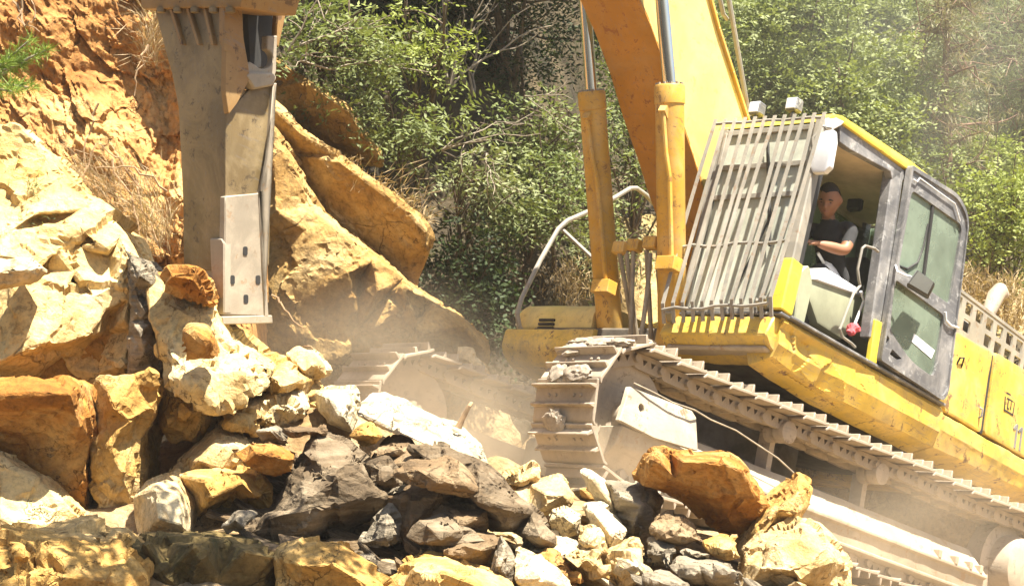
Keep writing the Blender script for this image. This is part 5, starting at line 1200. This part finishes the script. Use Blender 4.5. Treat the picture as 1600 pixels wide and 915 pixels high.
tree('tree', 'dark overhanging tree whose crown shades the thicket from above', 'tree', (640,250,20.0), (700,-190,18.4,300,130,1.3), 'leaf_dark', 11, 60, cr=(0.35,0.6), nfr=13, trunk=0.10, stems=2, ll=0.11, lw=0.045, frl=0.34, droop=0.5)
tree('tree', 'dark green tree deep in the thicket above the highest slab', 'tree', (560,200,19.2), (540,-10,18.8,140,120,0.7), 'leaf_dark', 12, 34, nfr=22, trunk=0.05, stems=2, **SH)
BR = dict(frl=0.22, droop=0.25)
tree('tree', 'bright green broadleaf tree right behind the boom above the work lamps', 'tree', (1230,430,21.5), (1225,80,21.0,125,170,1.0), 'leaf_bright', 20, 70, cr=(0.25,0.5), nfr=26, k=7, ll=0.062, lw=0.036, trunk=0.09, **BR)
tree('tree', 'mid green broadleaf tree above the cab roof', 'tree', (1340,430,20.6), (1345,200,20.2,110,150,0.9), 'leaf_bright', 21, 60, cr=(0.25,0.45), nfr=26, k=7, ll=0.058, lw=0.034, trunk=0.08, **BR)
tree('tree', 'grey green tree left of the tall pine above the cab door', 'tree', (1430,430,22.0), (1420,160,21.8,85,200,0.9), 'leaf_olive', 22, 54, cr=(0.25,0.45), nfr=24, k=7, ll=0.058, lw=0.03, trunk=0.08, **BR)
tree('tree', 'wide green tree in the background along the top edge right of the boom', 'tree', (1330,420,25.5), (1320,0,25.0,200,150,1.4), 'leaf_bright', 23, 70, cr=(0.35,0.65), nfr=13, k=6, ll=0.11, lw=0.07, trunk=0.12, **BR)
tree('shrub', 'glowing yellow green bush at the right edge behind the cab door', 'shrub', (1565,470,19.8), (1570,350,19.6,85,100,0.6), 'leaf_yellow', 24, 46, cr=(0.18,0.34), nfr=28, k=7, ll=0.058, lw=0.032, trunk=0.03, stems=3, **BR)
tree('shrub', 'yellow leaved bush in front of the pines at the right edge', 'shrub', (1540,420,21.0), (1548,255,20.8,60,55,0.5), 'leaf_yellow', 25, 24, cr=(0.2,0.34), nfr=26, k=7, ll=0.058, lw=0.034, trunk=0.03, stems=2, **BR)
tree('tree', 'hazy far tree behind the pines at the top right', 'tree', (1580,420,28.5), (1575,60,28.0,170,260,1.5), 'leaf_olive', 26, 80, cr=(0.4,0.7), nfr=11, k=6, ll=0.13, lw=0.08, trunk=0.12, **BR)
tree('tree', 'far green tree hidden mostly behind the boom and cab', 'tree', (1120,430,24.0), (1110,210,23.5,110,240,1.2), 'leaf_bright', 27, 60, cr=(0.35,0.6), nfr=13, k=6, ll=0.10, lw=0.06, trunk=0.1, **BR)
tree('tree', 'far tree rising beyond the cab roof between pine and broadleaf crowns', 'tree', (1440,430,26.5), (1450,260,26.0,120,170,1.2), 'leaf_olive', 28, 54, cr=(0.35,0.6), nfr=12, k=6, ll=0.10, lw=0.06, trunk=0.1, **BR)

for i_, (px, py, d, rx, ry, lf, lab) in enumerate([(1500,60,27.0,110,120,'leaf_bright','pale green tree behind the tall thin pine near the top edge'),(1590,170,26.0,90,120,'leaf_olive','grey green tree at the right edge behind the young pine'),
        (1390,60,24.0,90,110,'leaf_bright','light green tree left of the tall thin pine at the top edge'),(1180,300,22.5,90,110,'leaf_bright','green tree low behind the guard of the cab'),(1470,330,24.0,70,110,'leaf_bright','slender light green tree rising just behind the cab door'),(1620,-20,30.0,170,160,'leaf_olive','pale far tree in the top right corner')]):
    tree('tree', lab, 'tree', (px,440,d+.3), (px,py,d,rx,ry,0.9), lf, 60+i_, 46, cr=(0.3,0.5), nfr=22, k=7, ll=0.066, lw=0.036, trunk=0.07, bark='bark_red', **BR)

def pine(label, base, h, seed, leaf, n=40, spread=1.2, trunk=0.11, start=0.15, lean=0.0):
    rs = np.random.RandomState(seed); b = at(*base); b.z = hill_z(b.x, b.y); h = at(base[0], -60, base[2]).z - b.z; root = empty('pine_tree', b); tag(root, label, 'tree')
    m = MB(); pts = [Vector((lean*i/10 + rs.normal()*0.03, rs.normal()*0.03, h*i/10-0.3)) for i in range(11)]
    m.tube(pts, [trunk*(1-0.07*i) for i in range(11)], 10); tw = []
    for i in range(n):
        t = start + (1-start)*rs.random(); p = np.array([lean*t, 0, h*t-0.3]); a = rs.uniform(0, 6.28)
        L = spread*(1.15-t*0.7)*rs.uniform(0.5,1.1)
        q = p + np.array([math.cos(a)*L, math.sin(a)*L, L*rs.uniform(-0.15,0.35)])
        ps = limb(m, rs, p, q, trunk*0.25, 0.008, 0.12, 5)
        for s in ps[2:]:
            for _ in range(2):
                e = np.array(s) + rs.normal(size=3)*0.16; tw.append(e); limb(m, rs, s, e, 0.008, 0.004, 0.1, 2)
    m.build('trunk', M['bark_red'], root)
    tw = np.array(tw); K = 24
    o = np.repeat(tw, K, 0) + rs.normal(size=(len(tw)*K,3))*0.05
    d = unit(rs.normal(size=(len(tw)*K,3)) + np.array([0,0,0.35]))
    A_ = d*rs.uniform(0.08,0.17,(len(o),1)); B_ = unit(np.cross(d, rs.normal(size=d.shape)))*0.005
    leaf_cloud('crown', o, A_, B_, M[leaf], root)
pine('tall thin pine with a bare brownish trunk and sparse needles at the upper right', (1480,420,20.4), 4.8, 40, 'needle_dry', 30, 0.7, 0.09, 0.3)
pine('sparse brown needled pine at the top right corner', (1605,430,21.5), 5.6, 41, 'needle', 44, 1.0, 0.08, 0.35)
pine('young green pine between the tall thin pine and the right edge', (1550,430,22.5), 4.6, 42, 'needle', 60, 1.1, 0.08, 0.3)

# --- dead twigs, dry grass, roots, pine sprig
def twig_bundle(name, label, cat, seed, spots, mat='bark_pale', group=None):
    rs = np.random.RandomState(seed)
    for (px, py, d, dx, dy, n, L, r) in spots:
        m = MB(); b = at(px, py, d)
        for _ in range(n):
            v = np.array([dx, rs.normal()*0.4, dy]) + rs.normal(size=3)*0.55
            q = v/np.linalg.norm(v)*L*rs.uniform(0.5,1.2)
            ps = limb(m, rs, (0,0,0), q, r, r*0.4, 0.22, 6)
            for s in ps[2:5]:
                w = v/np.linalg.norm(v) + rs.normal(size=3)*0.7
                limb(m, rs, s, np.array(s) + w*L*0.25, r*0.5, r*0.25, 0.25, 4)
        o = m.build(name, M[mat], None); o.location = b; tag(o, label, cat, group)
twig_bundle('dead_branch', 'bare grey twigs lying across the dark thicket above the shaded bank', 'branch', 5, [(690,235,16.5,1,.1,4,.9,.008),(760,240,16.4,.4,-1,3,.6,.007),(820,150,17.3,.6,-.6,2,.6,.007)], group='grey twigs across the thicket')
twig_bundle('dead_branch', 'pale bare branch sloping up through the shrub beside the hammer', 'branch', 6, [(450,80,16.0,1,.9,3,.9,.012),(470,95,16.0,1,.3,2,.9,.010)], group='pale branches beside the hammer')
twig_bundle('dead_branch', 'thin bare stems standing up in a dark gap of the thicket', 'branch', 7, [(700,140,17.6,.1,1,6,1.3,.014),(740,150,17.9,.2,1,4,1.1,.014),(900,300,17.9,.2,1,5,.8,.010)], 'bark_pale', 'bare stems in the thicket')

def grass(name, label, seed, spots, mat='dry_grass', kind=None, cat=None, w=0.004):
    rs = np.random.RandomState(seed); Cs, As = [], []
    b = np.array(at(*spots[0][:3]))
    for (px, py, d, sx, sy, n, L, lx) in spots:
        for _ in range(n):
            p = np.array(at(px + rs.uniform(-1,1)*sx, py + rs.uniform(-1,1)*sy, d + rs.normal()*0.1)) - b
            v = np.array([lx, -0.3, 1.0]) + rs.normal(size=3)*0.5; v /= np.linalg.norm(v); l = L*rs.uniform(.4,1.2)
            v2 = v + np.array([lx*0.5, 0, -0.5]); v2 /= np.linalg.norm(v2)
            Cs += [p, p + v*l*0.5]; As += [v*l*0.6, v2*l*0.55]
    Cs, As = np.array(Cs), np.array(As); B_ = unit(np.cross(As, rs.normal(size=As.shape)))*w
    o = leaf_cloud(name, Cs, As, B_, M[mat], None); o.location = b
    return tag(o, label, cat, None, kind)
grass('dry_grass', 'dry straw coloured grass along the upper edge of the middle slab', 1, [(575,292,15.85,30,12,120,.13,.3),(620,322,15.9,30,10,160,.13,.3),(655,345,15.95,18,10,110,.13,.3),(545,258,15.8,20,8,60,.1,.3),(600,300,15.9,40,20,26,.34,.5),(650,330,15.9,25,14,16,.3,.5)], 'dry_grass', 'stuff')
grass('bank_grass', 'golden dry grass on the bank behind the bonnet guard', 2, [(1540,460,18.9,50,18,520,.22,0),(1590,492,18.7,40,28,600,.22,0),(1510,440,19.0,30,12,160,.2,0)], 'dry_grass', 'stuff', None, 0.006)
grass('bank_grass', 'dry weeds on the sunlit bank behind the tool box', 3, [(900,440,18.0,60,30,380,.18,0),(860,455,17.9,40,25,160,.18,0),(960,440,18.0,40,30,160,.16,0)], 'dry_grass', 'stuff', None, 0.005)
grass('grass_tuft', 'small dry grass tuft growing on the pale top slab at the left edge', 4, [(52,300,11.42,10,10,90,.10,.1)], 'leaf_olive', 'stuff', 'grass tuft', 0.003)
grass('weeds', 'sparse little weeds on the pale top slab of the outcrop', 5, [(20,250,11.5,30,20,26,.05,.1),(110,310,11.5,40,20,22,.05,.1),(60,350,11.3,30,12,30,.06,.1)], 'leaf_olive', 'stuff', None, 0.003)
grass('dry_roots', 'fibrous dry roots hanging over the orange cliff between outcrop and hammer', 6, [(190,330,13.05,60,40,500,.35,-.4),(240,370,13.0,30,40,350,.32,-.2),(150,290,13.1,40,25,200,.3,-.3),(235,60,13.3,12,50,200,.4,.1)], 'dry_grass', 'stuff', None, 0.0025)
def roots(name, label, seed, lines, group=None):
    rs = np.random.RandomState(seed)
    for ln in lines:
        b = at(*ln[0]); m = MB(); ps = [Vector(at(*q)) - b for q in ln]; pts = []
        for i in range(len(ps)-1):
            for t in range(4): pts.append(ps[i].lerp(ps[i+1], t/4) + Vector(rs.normal(size=3)*0.012))
        pts.append(ps[-1]); n = len(pts)
        m.tube(pts, [0.009*(1-0.6*i/n) for i in range(n)], 5)
        o = m.build(name, M['root'], None); o.location = b; tag(o, label, 'root', group)
roots('tree_root', 'long thin root trailing down the orange cliff above the outcrop', 1, [[(150,160,12.9),(135,220,12.85),(130,275,12.8)],[(215,290,12.8),(190,250,12.75),(150,225,12.75),(132,270,12.7)],[(262,300,12.8),(210,262,12.75),(150,262,12.7)],[(20,0,12.4),(40,40,12.35),(55,25,12.35),(50,-10,12.4)],[(30,-10,12.4),(30,30,12.35),(62,50,12.35)],[(230,70,13.0),(215,110,12.95),(210,150,12.95)],[(205,270,12.9),(225,330,12.85),(250,390,12.8)],[(170,250,12.85),(215,330,12.8),(222,390,12.75)]], 'roots on the orange cliff')
roots('tree_root', 'thin bent root dangling in front of the lower slab right of the hammer', 2, [[(426,455,12.7),(445,485,12.65),(475,512,12.6)],[(455,560,12.5),(480,540,12.5),(500,552,12.5)]], 'roots by the lower slab')
# pine sprig poking in at the left
rs = np.random.RandomState(9); b = at(-30, 130, 11.9); root = empty('pine_branch', b); tag(root, 'green pine sprig poking in from the left edge in front of the orange cliff', 'branch')
m = MB(); tips = []
for px, py in ((40,62),(62,88),(30,92),(12,100),(45,140),(15,145),(70,80)):
    q = np.array(at(px,py,11.9 + rs.normal()*0.1)) - np.array(b); ps = limb(m, rs, (0,0,0), q, 0.012, 0.005, 0.08, 5); tips += [np.array(s) for s in ps[3:]]
m.build('trunk', M['bark_pale'], root)
tw = np.array(tips); K = 60; o = np.repeat(tw, K, 0) + rs.normal(size=(len(tw)*K,3))*0.012
d = unit(rs.normal(size=o.shape) + np.array([0.5,0,0.3])); leaf_cloud('needles', o, d*rs.uniform(0.06,0.12,(len(o),1)), unit(np.cross(d, rs.normal(size=d.shape)))*0.0028, M['needle_green'], root)
# bent rebar stub in front of the far track
m = MB(); m.tube([at(716,668,10.9), at(722,655,10.9), at(733,634,10.9), at(737,629,10.92)], [0.022,0.016,0.014,0.012], 8)
tag(m.build('wooden_stake', M['root'], None), 'short pale stake sticking up behind the white speckled slab', 'stake')

# a leafy bough above the picture that dapples the ledge in the foreground
rs = np.random.RandomState(77); bp = Vector((-4.5, 8.0, 4.9)); root = empty('tree_branch', bp); tag(root, 'leafy bough reaching in above the foreground ledge', 'branch')
cl = [(4.1 + rs.uniform(-1.0,0.8), 0.35 + rs.uniform(-0.5,0.45), rs.uniform(-0.1,0.4), rs.uniform(0.18,0.32)) for _ in range(26)]
leaf_cloud('leaves', *crown_leaves(rs, cl, 24, 7, 0.28, 0.10, 0.05, 0.4), M['leaf_shrub'], root)
m = MB(); main = limb(m, rs, (0,0,0), (4.4,0.4,0.2), 0.05, 0.015, 0.08, 8)
for c in cl: limb(m, rs, main[rs.randint(4,9)], c[:3], 0.014, 0.005, 0.12, 4)
m.build('bough', M['bark'], root)
# ------------------------------------------------------------------ the operator in the cab
def skin_mat(name, col):
    m, nt, b = nodes(name); v = coords(nt, rnd=False)
    c = ramp(nt, tex_noise(nt, v, 9, 4), [(0.3, tuple(x*0.85 for x in col)), (0.7, tuple(min(1,x*1.1) for x in col))])
    nt.links.new(c, b.inputs['Base Color']); b.inputs['Roughness'].default_value = 0.55
    b.inputs['Subsurface Weight'].default_value = 0.08; return m
M['skin'] = skin_mat('skin', (0.29,0.135,0.07)); M['shirt'] = plain('black_shirt', (0.018,0.018,0.02), 0.9, var=0.4, vscale=14, bstr=0.3)
M['trousers'] = plain('dark_trousers', (0.035,0.036,0.042), 0.9, var=0.4, vscale=14); M['hair'] = plain('black_hair', (0.012,0.009,0.007), 0.6, var=0.4, vscale=60, bstr=0.6, bscale=120)
def skin_body(name, joints, edges, mat, parent, sub=2, post=None, mats=None, pick=None):
    """joints: name -> (co, rx, ry); one continuous skinned surface"""
    keys = list(joints); ix = {k: i for i, k in enumerate(keys)}
    me = bpy.data.meshes.new(name); me.from_pydata([tuple(joints[k][0]) for k in keys], [(ix[a], ix[b]) for a, b in edges], [])
    o = bpy.data.objects.new(name, me); COL.objects.link(o)
    md = o.modifiers.new('skin', 'SKIN'); md.use_smooth_shade = True; md.branch_smoothing = 0.6
    for k in keys:
        sv = me.skin_vertices[0].data[ix[k]]; sv.radius = joints[k][1:3]; sv.use_root = (k == keys[0])
    sb = o.modifiers.new('sub', 'SUBSURF'); sb.levels = sub; sb.render_levels = sub
    dg = bpy.context.evaluated_depsgraph_get(); dg.update()
    m2 = bpy.data.meshes.new_from_object(o.evaluated_get(dg)); m2.name = name
    bpy.data.objects.remove(o)
    if post: post(m2)
    for p in m2.polygons: p.use_smooth = True
    m2.materials.clear()
    ob = link(name, m2, mats or mat, parent)
    if pick:
        for p in m2.polygons: p.material_index = pick(p.center)
    return ob
# machine coordinates; the person faces forward (+x), slightly turned out of the door
hip = Vector((0.22,0.90,1.92)); chest = Vector((0.36,0.93,2.22)); nk = Vector((0.46,0.95,2.42))
HEAD = loc(1295,313,1,1.0)
nk = HEAD + Vector((-0.09,-0.03,-0.135)); chest = nk + Vector((-0.10,-0.01,-0.20)); hip = chest + Vector((-0.22,-0.02,-0.32))
sL = nk + Vector((-0.07,0.20,-0.06)); sR = nk + Vector((-0.02,-0.20,-0.075))
eL = loc(1320,392,1,1.20); hL = loc(1272,379,1,1.08)
eR = sR + Vector((0.10,-0.06,-0.26)); hR = hL + Vector((0.10,-0.10,-0.02))
kL = hip + Vector((0.46,0.10,0.05)); kR = hip + Vector((0.46,-0.14,0.05))
J = {'hip': (hip, .15,.13), 'belly': (hip.lerp(chest,.5), .155,.125), 'chest': (chest, .165,.125), 'ub': (chest.lerp(nk,.6), .12,.10), 'neck': (nk, .062,.06), 'neck2': (nk.lerp(HEAD,.45), .055,.055),
     'sL': (sL, .078,.075), 'uL': (sL.lerp(eL,.5), .06,.058), 'eL': (eL, .052,.052), 'fL': (eL.lerp(hL,.45), .050,.047), 'wL': (hL.lerp(eL,.08), .029,.026),
     'sR': (sR, .078,.075), 'uR': (sR.lerp(eR,.5), .06,.058), 'eR': (eR, .046,.046), 'fR': (eR.lerp(hR,.45), .043,.042), 'wR': (hR.lerp(eR,.08), .029,.026),
     'tL': (hip + Vector((0.08,0.10,-0.02)), .10,.095), 'kL': (kL, .066,.066), 'cL': (kL + Vector((0.10,0.0,-0.20)), .058,.058), 'aL': (kL + Vector((0.14,0,-0.44)), .042,.042),
     'tR': (hip + Vector((0.08,-0.11,-0.02)), .10,.095), 'kR': (kR, .066,.066), 'cR': (kR + Vector((0.10,0,-0.20)), .058,.058), 'aR': (kR + Vector((0.14,0,-0.44)), .042,.042)}
EDG = [('hip','belly'),('belly','chest'),('chest','ub'),('ub','neck'),('neck','neck2'),('ub','sL'),('sL','uL'),('uL','eL'),('eL','fL'),('fL','wL'),('ub','sR'),('sR','uR'),('uR','eR'),('eR','fR'),('fR','wR'),
       ('hip','tL'),('tL','kL'),('kL','cL'),('cL','aL'),('hip','tR'),('tR','kR'),('kR','cR'),('cR','aR')]
def region(c):
    if c.z < hip.z + 0.02 and (c - hip).length > 0.10 or c.z < hip.z - 0.05: return 2
    for s, e, h in ((sL,eL,hL),(sR,eR,hR)):
        d1 = (c-s).length; d2 = (c-e).length; d3 = (c-h).length
        ax = (e-s); t = (c-s).dot(ax)/ax.length_squared
        if d2 < 0.13 and t > 0.72 or d3 < 0.2: return 0
    if (c - nk).dot(Vector((0.3,0,1)).normalized()) > 0.0 and (c-nk).length < 0.15: return 0
    return 1
PER = empty('person', tuple(MACH @ Vector((hip.x, hip.y, hip.z - 0.15)))); PER.rotation_euler = MACH.to_euler()
bpy.context.view_layer.update()
tag(PER, 'man in a black t-shirt sitting in the open cab, forearm across his lap', 'person')
XP = Matrix.Translation(-Vector((hip.x, hip.y, hip.z - 0.15)))
body = skin_body('body', J, EDG, None, PER, 2, None, [M['skin'], M['shirt'], M['trousers']], region)
body.data.transform(XP)
# head: one surface with brow, nose, cheeks, mouth, chin and ears
yaw = R(20); pit = R(34)
HR_ = Matrix.Rotation(yaw, 4, 'Z') @ Matrix.Rotation(pit, 4, 'Y') @ Matrix.Scale(1.2, 4)
bm = bmesh.new(); bmesh.ops.create_icosphere(bm, subdivisions=5, radius=1.0)
def g(p, c, s): return math.exp(-((p[0]-c[0])**2/s[0]**2 + (p[1]-c[1])**2/s[1]**2))
for v in bm.verts:
    n = v.co.copy(); x, y, z = n
    p = Vector((x*0.098, y*0.080, z*0.122))
    if z < 0: p.y *= 1 - 0.30*(-z)**1.4; p.x *= 1 - 0.10*(-z); p.x += 0.012*(-z) if x > 0 else 0.03*(-z)
    if x > 0:
        yz = (p.y*1000, p.z*1000); f = x**0.7
        p.x += f*(0.024*g(yz,(0,-18),(10,15)) + 0.012*g(yz,(0,0),(7,20)) + 0.007*g(yz,(0,22),(45,8)) - 0.012*(g(yz,(30,6),(14,9)) + g(yz,(-30,6),(14,9)))
                  + 0.006*(g(yz,(36,-20),(18,18)) + g(yz,(-36,-20),(18,18))) + 0.007*g(yz,(0,-48),(22,5)) + 0.006*g(yz,(0,-58),(18,5)) - 0.005*g(yz,(0,-53),(24,2.5)) + 0.010*g(yz,(0,-88),(22,16)))
    if abs(y) > 0.8 and abs(z) < 0.32 and -0.35 < x < 0.15: p.y += 0.016*(1 if y > 0 else -1)*math.exp(-((x+0.1)/0.16)**2 - (z/0.24)**2)
    v.co = p
me = bpy.data.meshes.new('head'); bm.to_mesh(me); bm.free(); me.shade_smooth()
me.transform(XP @ Matrix.Translation(HEAD) @ HR_)
hd = link('head', me, M['skin'], PER)
HM = XP @ Matrix.Translation(HEAD) @ HR_
# hair cap, brows, eyes, lips
bm = bmesh.new(); bmesh.ops.create_icosphere(bm, subdivisions=4, radius=1.0)
rs = random.Random(2)
for v in bm.verts:
    x, y, z = v.co; v.co = Vector((x*0.101-0.004, y*0.083, z*0.1255+0.002)) * (1 + 0.02*noise.noise(v.co*9))
bmesh.ops.delete(bm, geom=[v for v in bm.verts if v.co.z < (0.068 if v.co.x > 0.03 else 0.068 - (0.03-v.co.x)*0.95)], context='VERTS')
me = bpy.data.meshes.new('hair'); bm.to_mesh(me); bm.free(); me.shade_smooth(); me.transform(HM); link('hair', me, M['hair'], PER)
for s in (1, -1):
    m = MB(); m.lathe((0.079, s*0.030, 0.006), (1,s*0.15,0), [(0,0.003),(0.002,0.009),(0.004,0.006),(0.005,0.0)], 14); m.build('eye', M['hair'], PER, xf=HM)
    m = MB(); m.tube([(0.091,s*0.012,0.022),(0.091,s*0.030,0.028),(0.078,s*0.049,0.021)], [0.005,0.006,0.003], 6); m.build('eyebrow', M['hair'], PER, xf=HM)
m = MB(); m.tube([(0.088,-0.022,-0.053),(0.097,0,-0.053),(0.088,0.022,-0.053)], [0.002,0.004,0.002], 6); m.build('mouth', skin_mat('lip', (0.30,0.11,0.08)), PER, xf=HM)
# hands: palm with five bent fingers each
def hand(w, direction, up, sgn):
    d = direction.normalized(); u = (up - d*up.dot(d)).normalized(); s = d.cross(u)*sgn
    P = {'w': (w, .026,.020), 'p': (w + d*0.05, .034,.018), 'k': (w + d*0.085, .036,.016)}; E = [('w','p'),('p','k')]
    for i, (o, l) in enumerate(((-.030,.9),(-.010,1.0),(.010,.95),(.029,.75))):
        a = w + d*0.088 + s*o; l1 = 0.036*l
        P[f'a{i}'] = (a, .0095,.0095); P[f'b{i}'] = (a + d*l1*0.9 - u*l1*0.5, .009,.009); P[f'c{i}'] = (a + d*l1*1.0 - u*l1*1.35, .008,.008); P[f'd{i}'] = (a + d*l1*0.6 - u*l1*1.9, .007,.007)
        E += [('k', f'a{i}'), (f'a{i}', f'b{i}'), (f'b{i}', f'c{i}'), (f'c{i}', f'd{i}')]
    t0 = w + d*0.03 - s*0.030; P['t0'] = (t0, .013,.012); P['t1'] = (t0 + d*0.035 - s*0.018 - u*0.01, .011,.011); P['t2'] = (t0 + d*0.062 - s*0.010 - u*0.025, .009,.009)
    E += [('w','t0'),('t0','t1'),('t1','t2')]
    o = skin_body('hand', P, E, M['skin'], PER, 1); o.data.transform(XP); return o
hand(hL.lerp(eL,.06), (hL-eL), Vector((0.1,0.3,1)), 1)
hand(hR.lerp(eR,.06), (hR-eR) + Vector((0.1,0.1,0)), Vector((0,0,1)), -1)
for k_, s in (('aL',1),('aR',-1)):
    a = J[k_][0]; m = MB(); m.plate(rounded([(a.x-0.08,a.z-0.09),(a.x-0.07,a.z+0.04),(a.x+0.05,a.z+0.04),(a.x+0.18,a.z-0.04),(a.x+0.2,a.z-0.09)], 0.03), 1, a.y-0.045, a.y+0.045)
    m.build('boot', M['black'], PER, 0.012, xf=XP)
# ------------------------------------------------------------------ airborne dust
def dust(name, c, size, dens, col, seed, nscale=1.4, yaw=0.0):
    bm = bmesh.new(); bmesh.ops.create_icosphere(bm, subdivisions=3, radius=1.0)
    me = bpy.data.meshes.new(name); bm.to_mesh(me); bm.free()
    m = bpy.data.materials.new(name + '_volume'); m.use_nodes = True; nt = m.node_tree; nt.nodes.clear()
    out = nt.nodes.new('ShaderNodeOutputMaterial'); pv = nt.nodes.new('ShaderNodeVolumePrincipled')
    pv.inputs['Color'].default_value = (*col, 1); pv.inputs['Anisotropy'].default_value = 0.25
    tc = nt.nodes.new('ShaderNodeTexCoord'); ln = nt.nodes.new('ShaderNodeVectorMath'); ln.operation = 'LENGTH'
    nt.links.new(tc.outputs['Object'], ln.inputs[0])
    fall = ramp(nt, ln.outputs['Value'], [(0.0, (1,1,1)), (0.45, (0.55,)*3), (0.8, (0.1,)*3), (1.0, (0,0,0))])
    ge = nt.nodes.new('ShaderNodeNewGeometry')
    nz = ramp(nt, tex_noise(nt, ge.outputs['Position'], nscale, 4, 0.55, 0.5), [(0.30, (0.15,)*3), (0.62, (1.0,)*3)])
    d = math_(nt, 'MULTIPLY', math_(nt, 'MULTIPLY', fall, nz), dens)
    nt.links.new(d, pv.inputs['Density']); nt.links.new(pv.outputs[0], out.inputs['Volume'])
    o = link(name, me, m); o.location = c; o.scale = size; o.rotation_euler = (0, 0, yaw)
    o['kind'] = 'stuff'; return o
DC = (0.90, 0.78, 0.60)
dust('dust_cloud', at(745,680,13.2), (1.3,0.9,0.85), 1.15, DC, 1)
dust('dust_cloud', at(560,545,13.4), (1.5,1.0,0.7), 0.5, DC, 2)
dust('dust_cloud', at(1430,830,13.8), (2.2,1.1,0.8), 0.3, DC, 3, yaw=R(40))
dust('dust_cloud', at(930,740,12.2), (0.9,0.5,0.55), 0.8, DC, 4)
dust('dust_cloud', at(1480,200,20.0), (3.6,1.6,3.2), 0.14, (0.93,0.93,0.84), 5, 0.6)
# one even veil of hazy air over the whole site
m = bpy.data.materials.new('haze_volume'); m.use_nodes = True; nt = m.node_tree; nt.nodes.clear()
out = nt.nodes.new('ShaderNodeOutputMaterial'); pv = nt.nodes.new('ShaderNodeVolumePrincipled')
pv.inputs['Color'].default_value = (0.93, 0.90, 0.82, 1); pv.inputs['Density'].default_value = 0.0009; pv.inputs['Anisotropy'].default_value = 0.2
nt.links.new(pv.outputs[0], out.inputs['Volume'])
mb = MB(); mb.box((-30,-3,-8),(40,60,34)); hz = mb.build('haze', m, None, smooth=0); hz['kind'] = 'stuff'
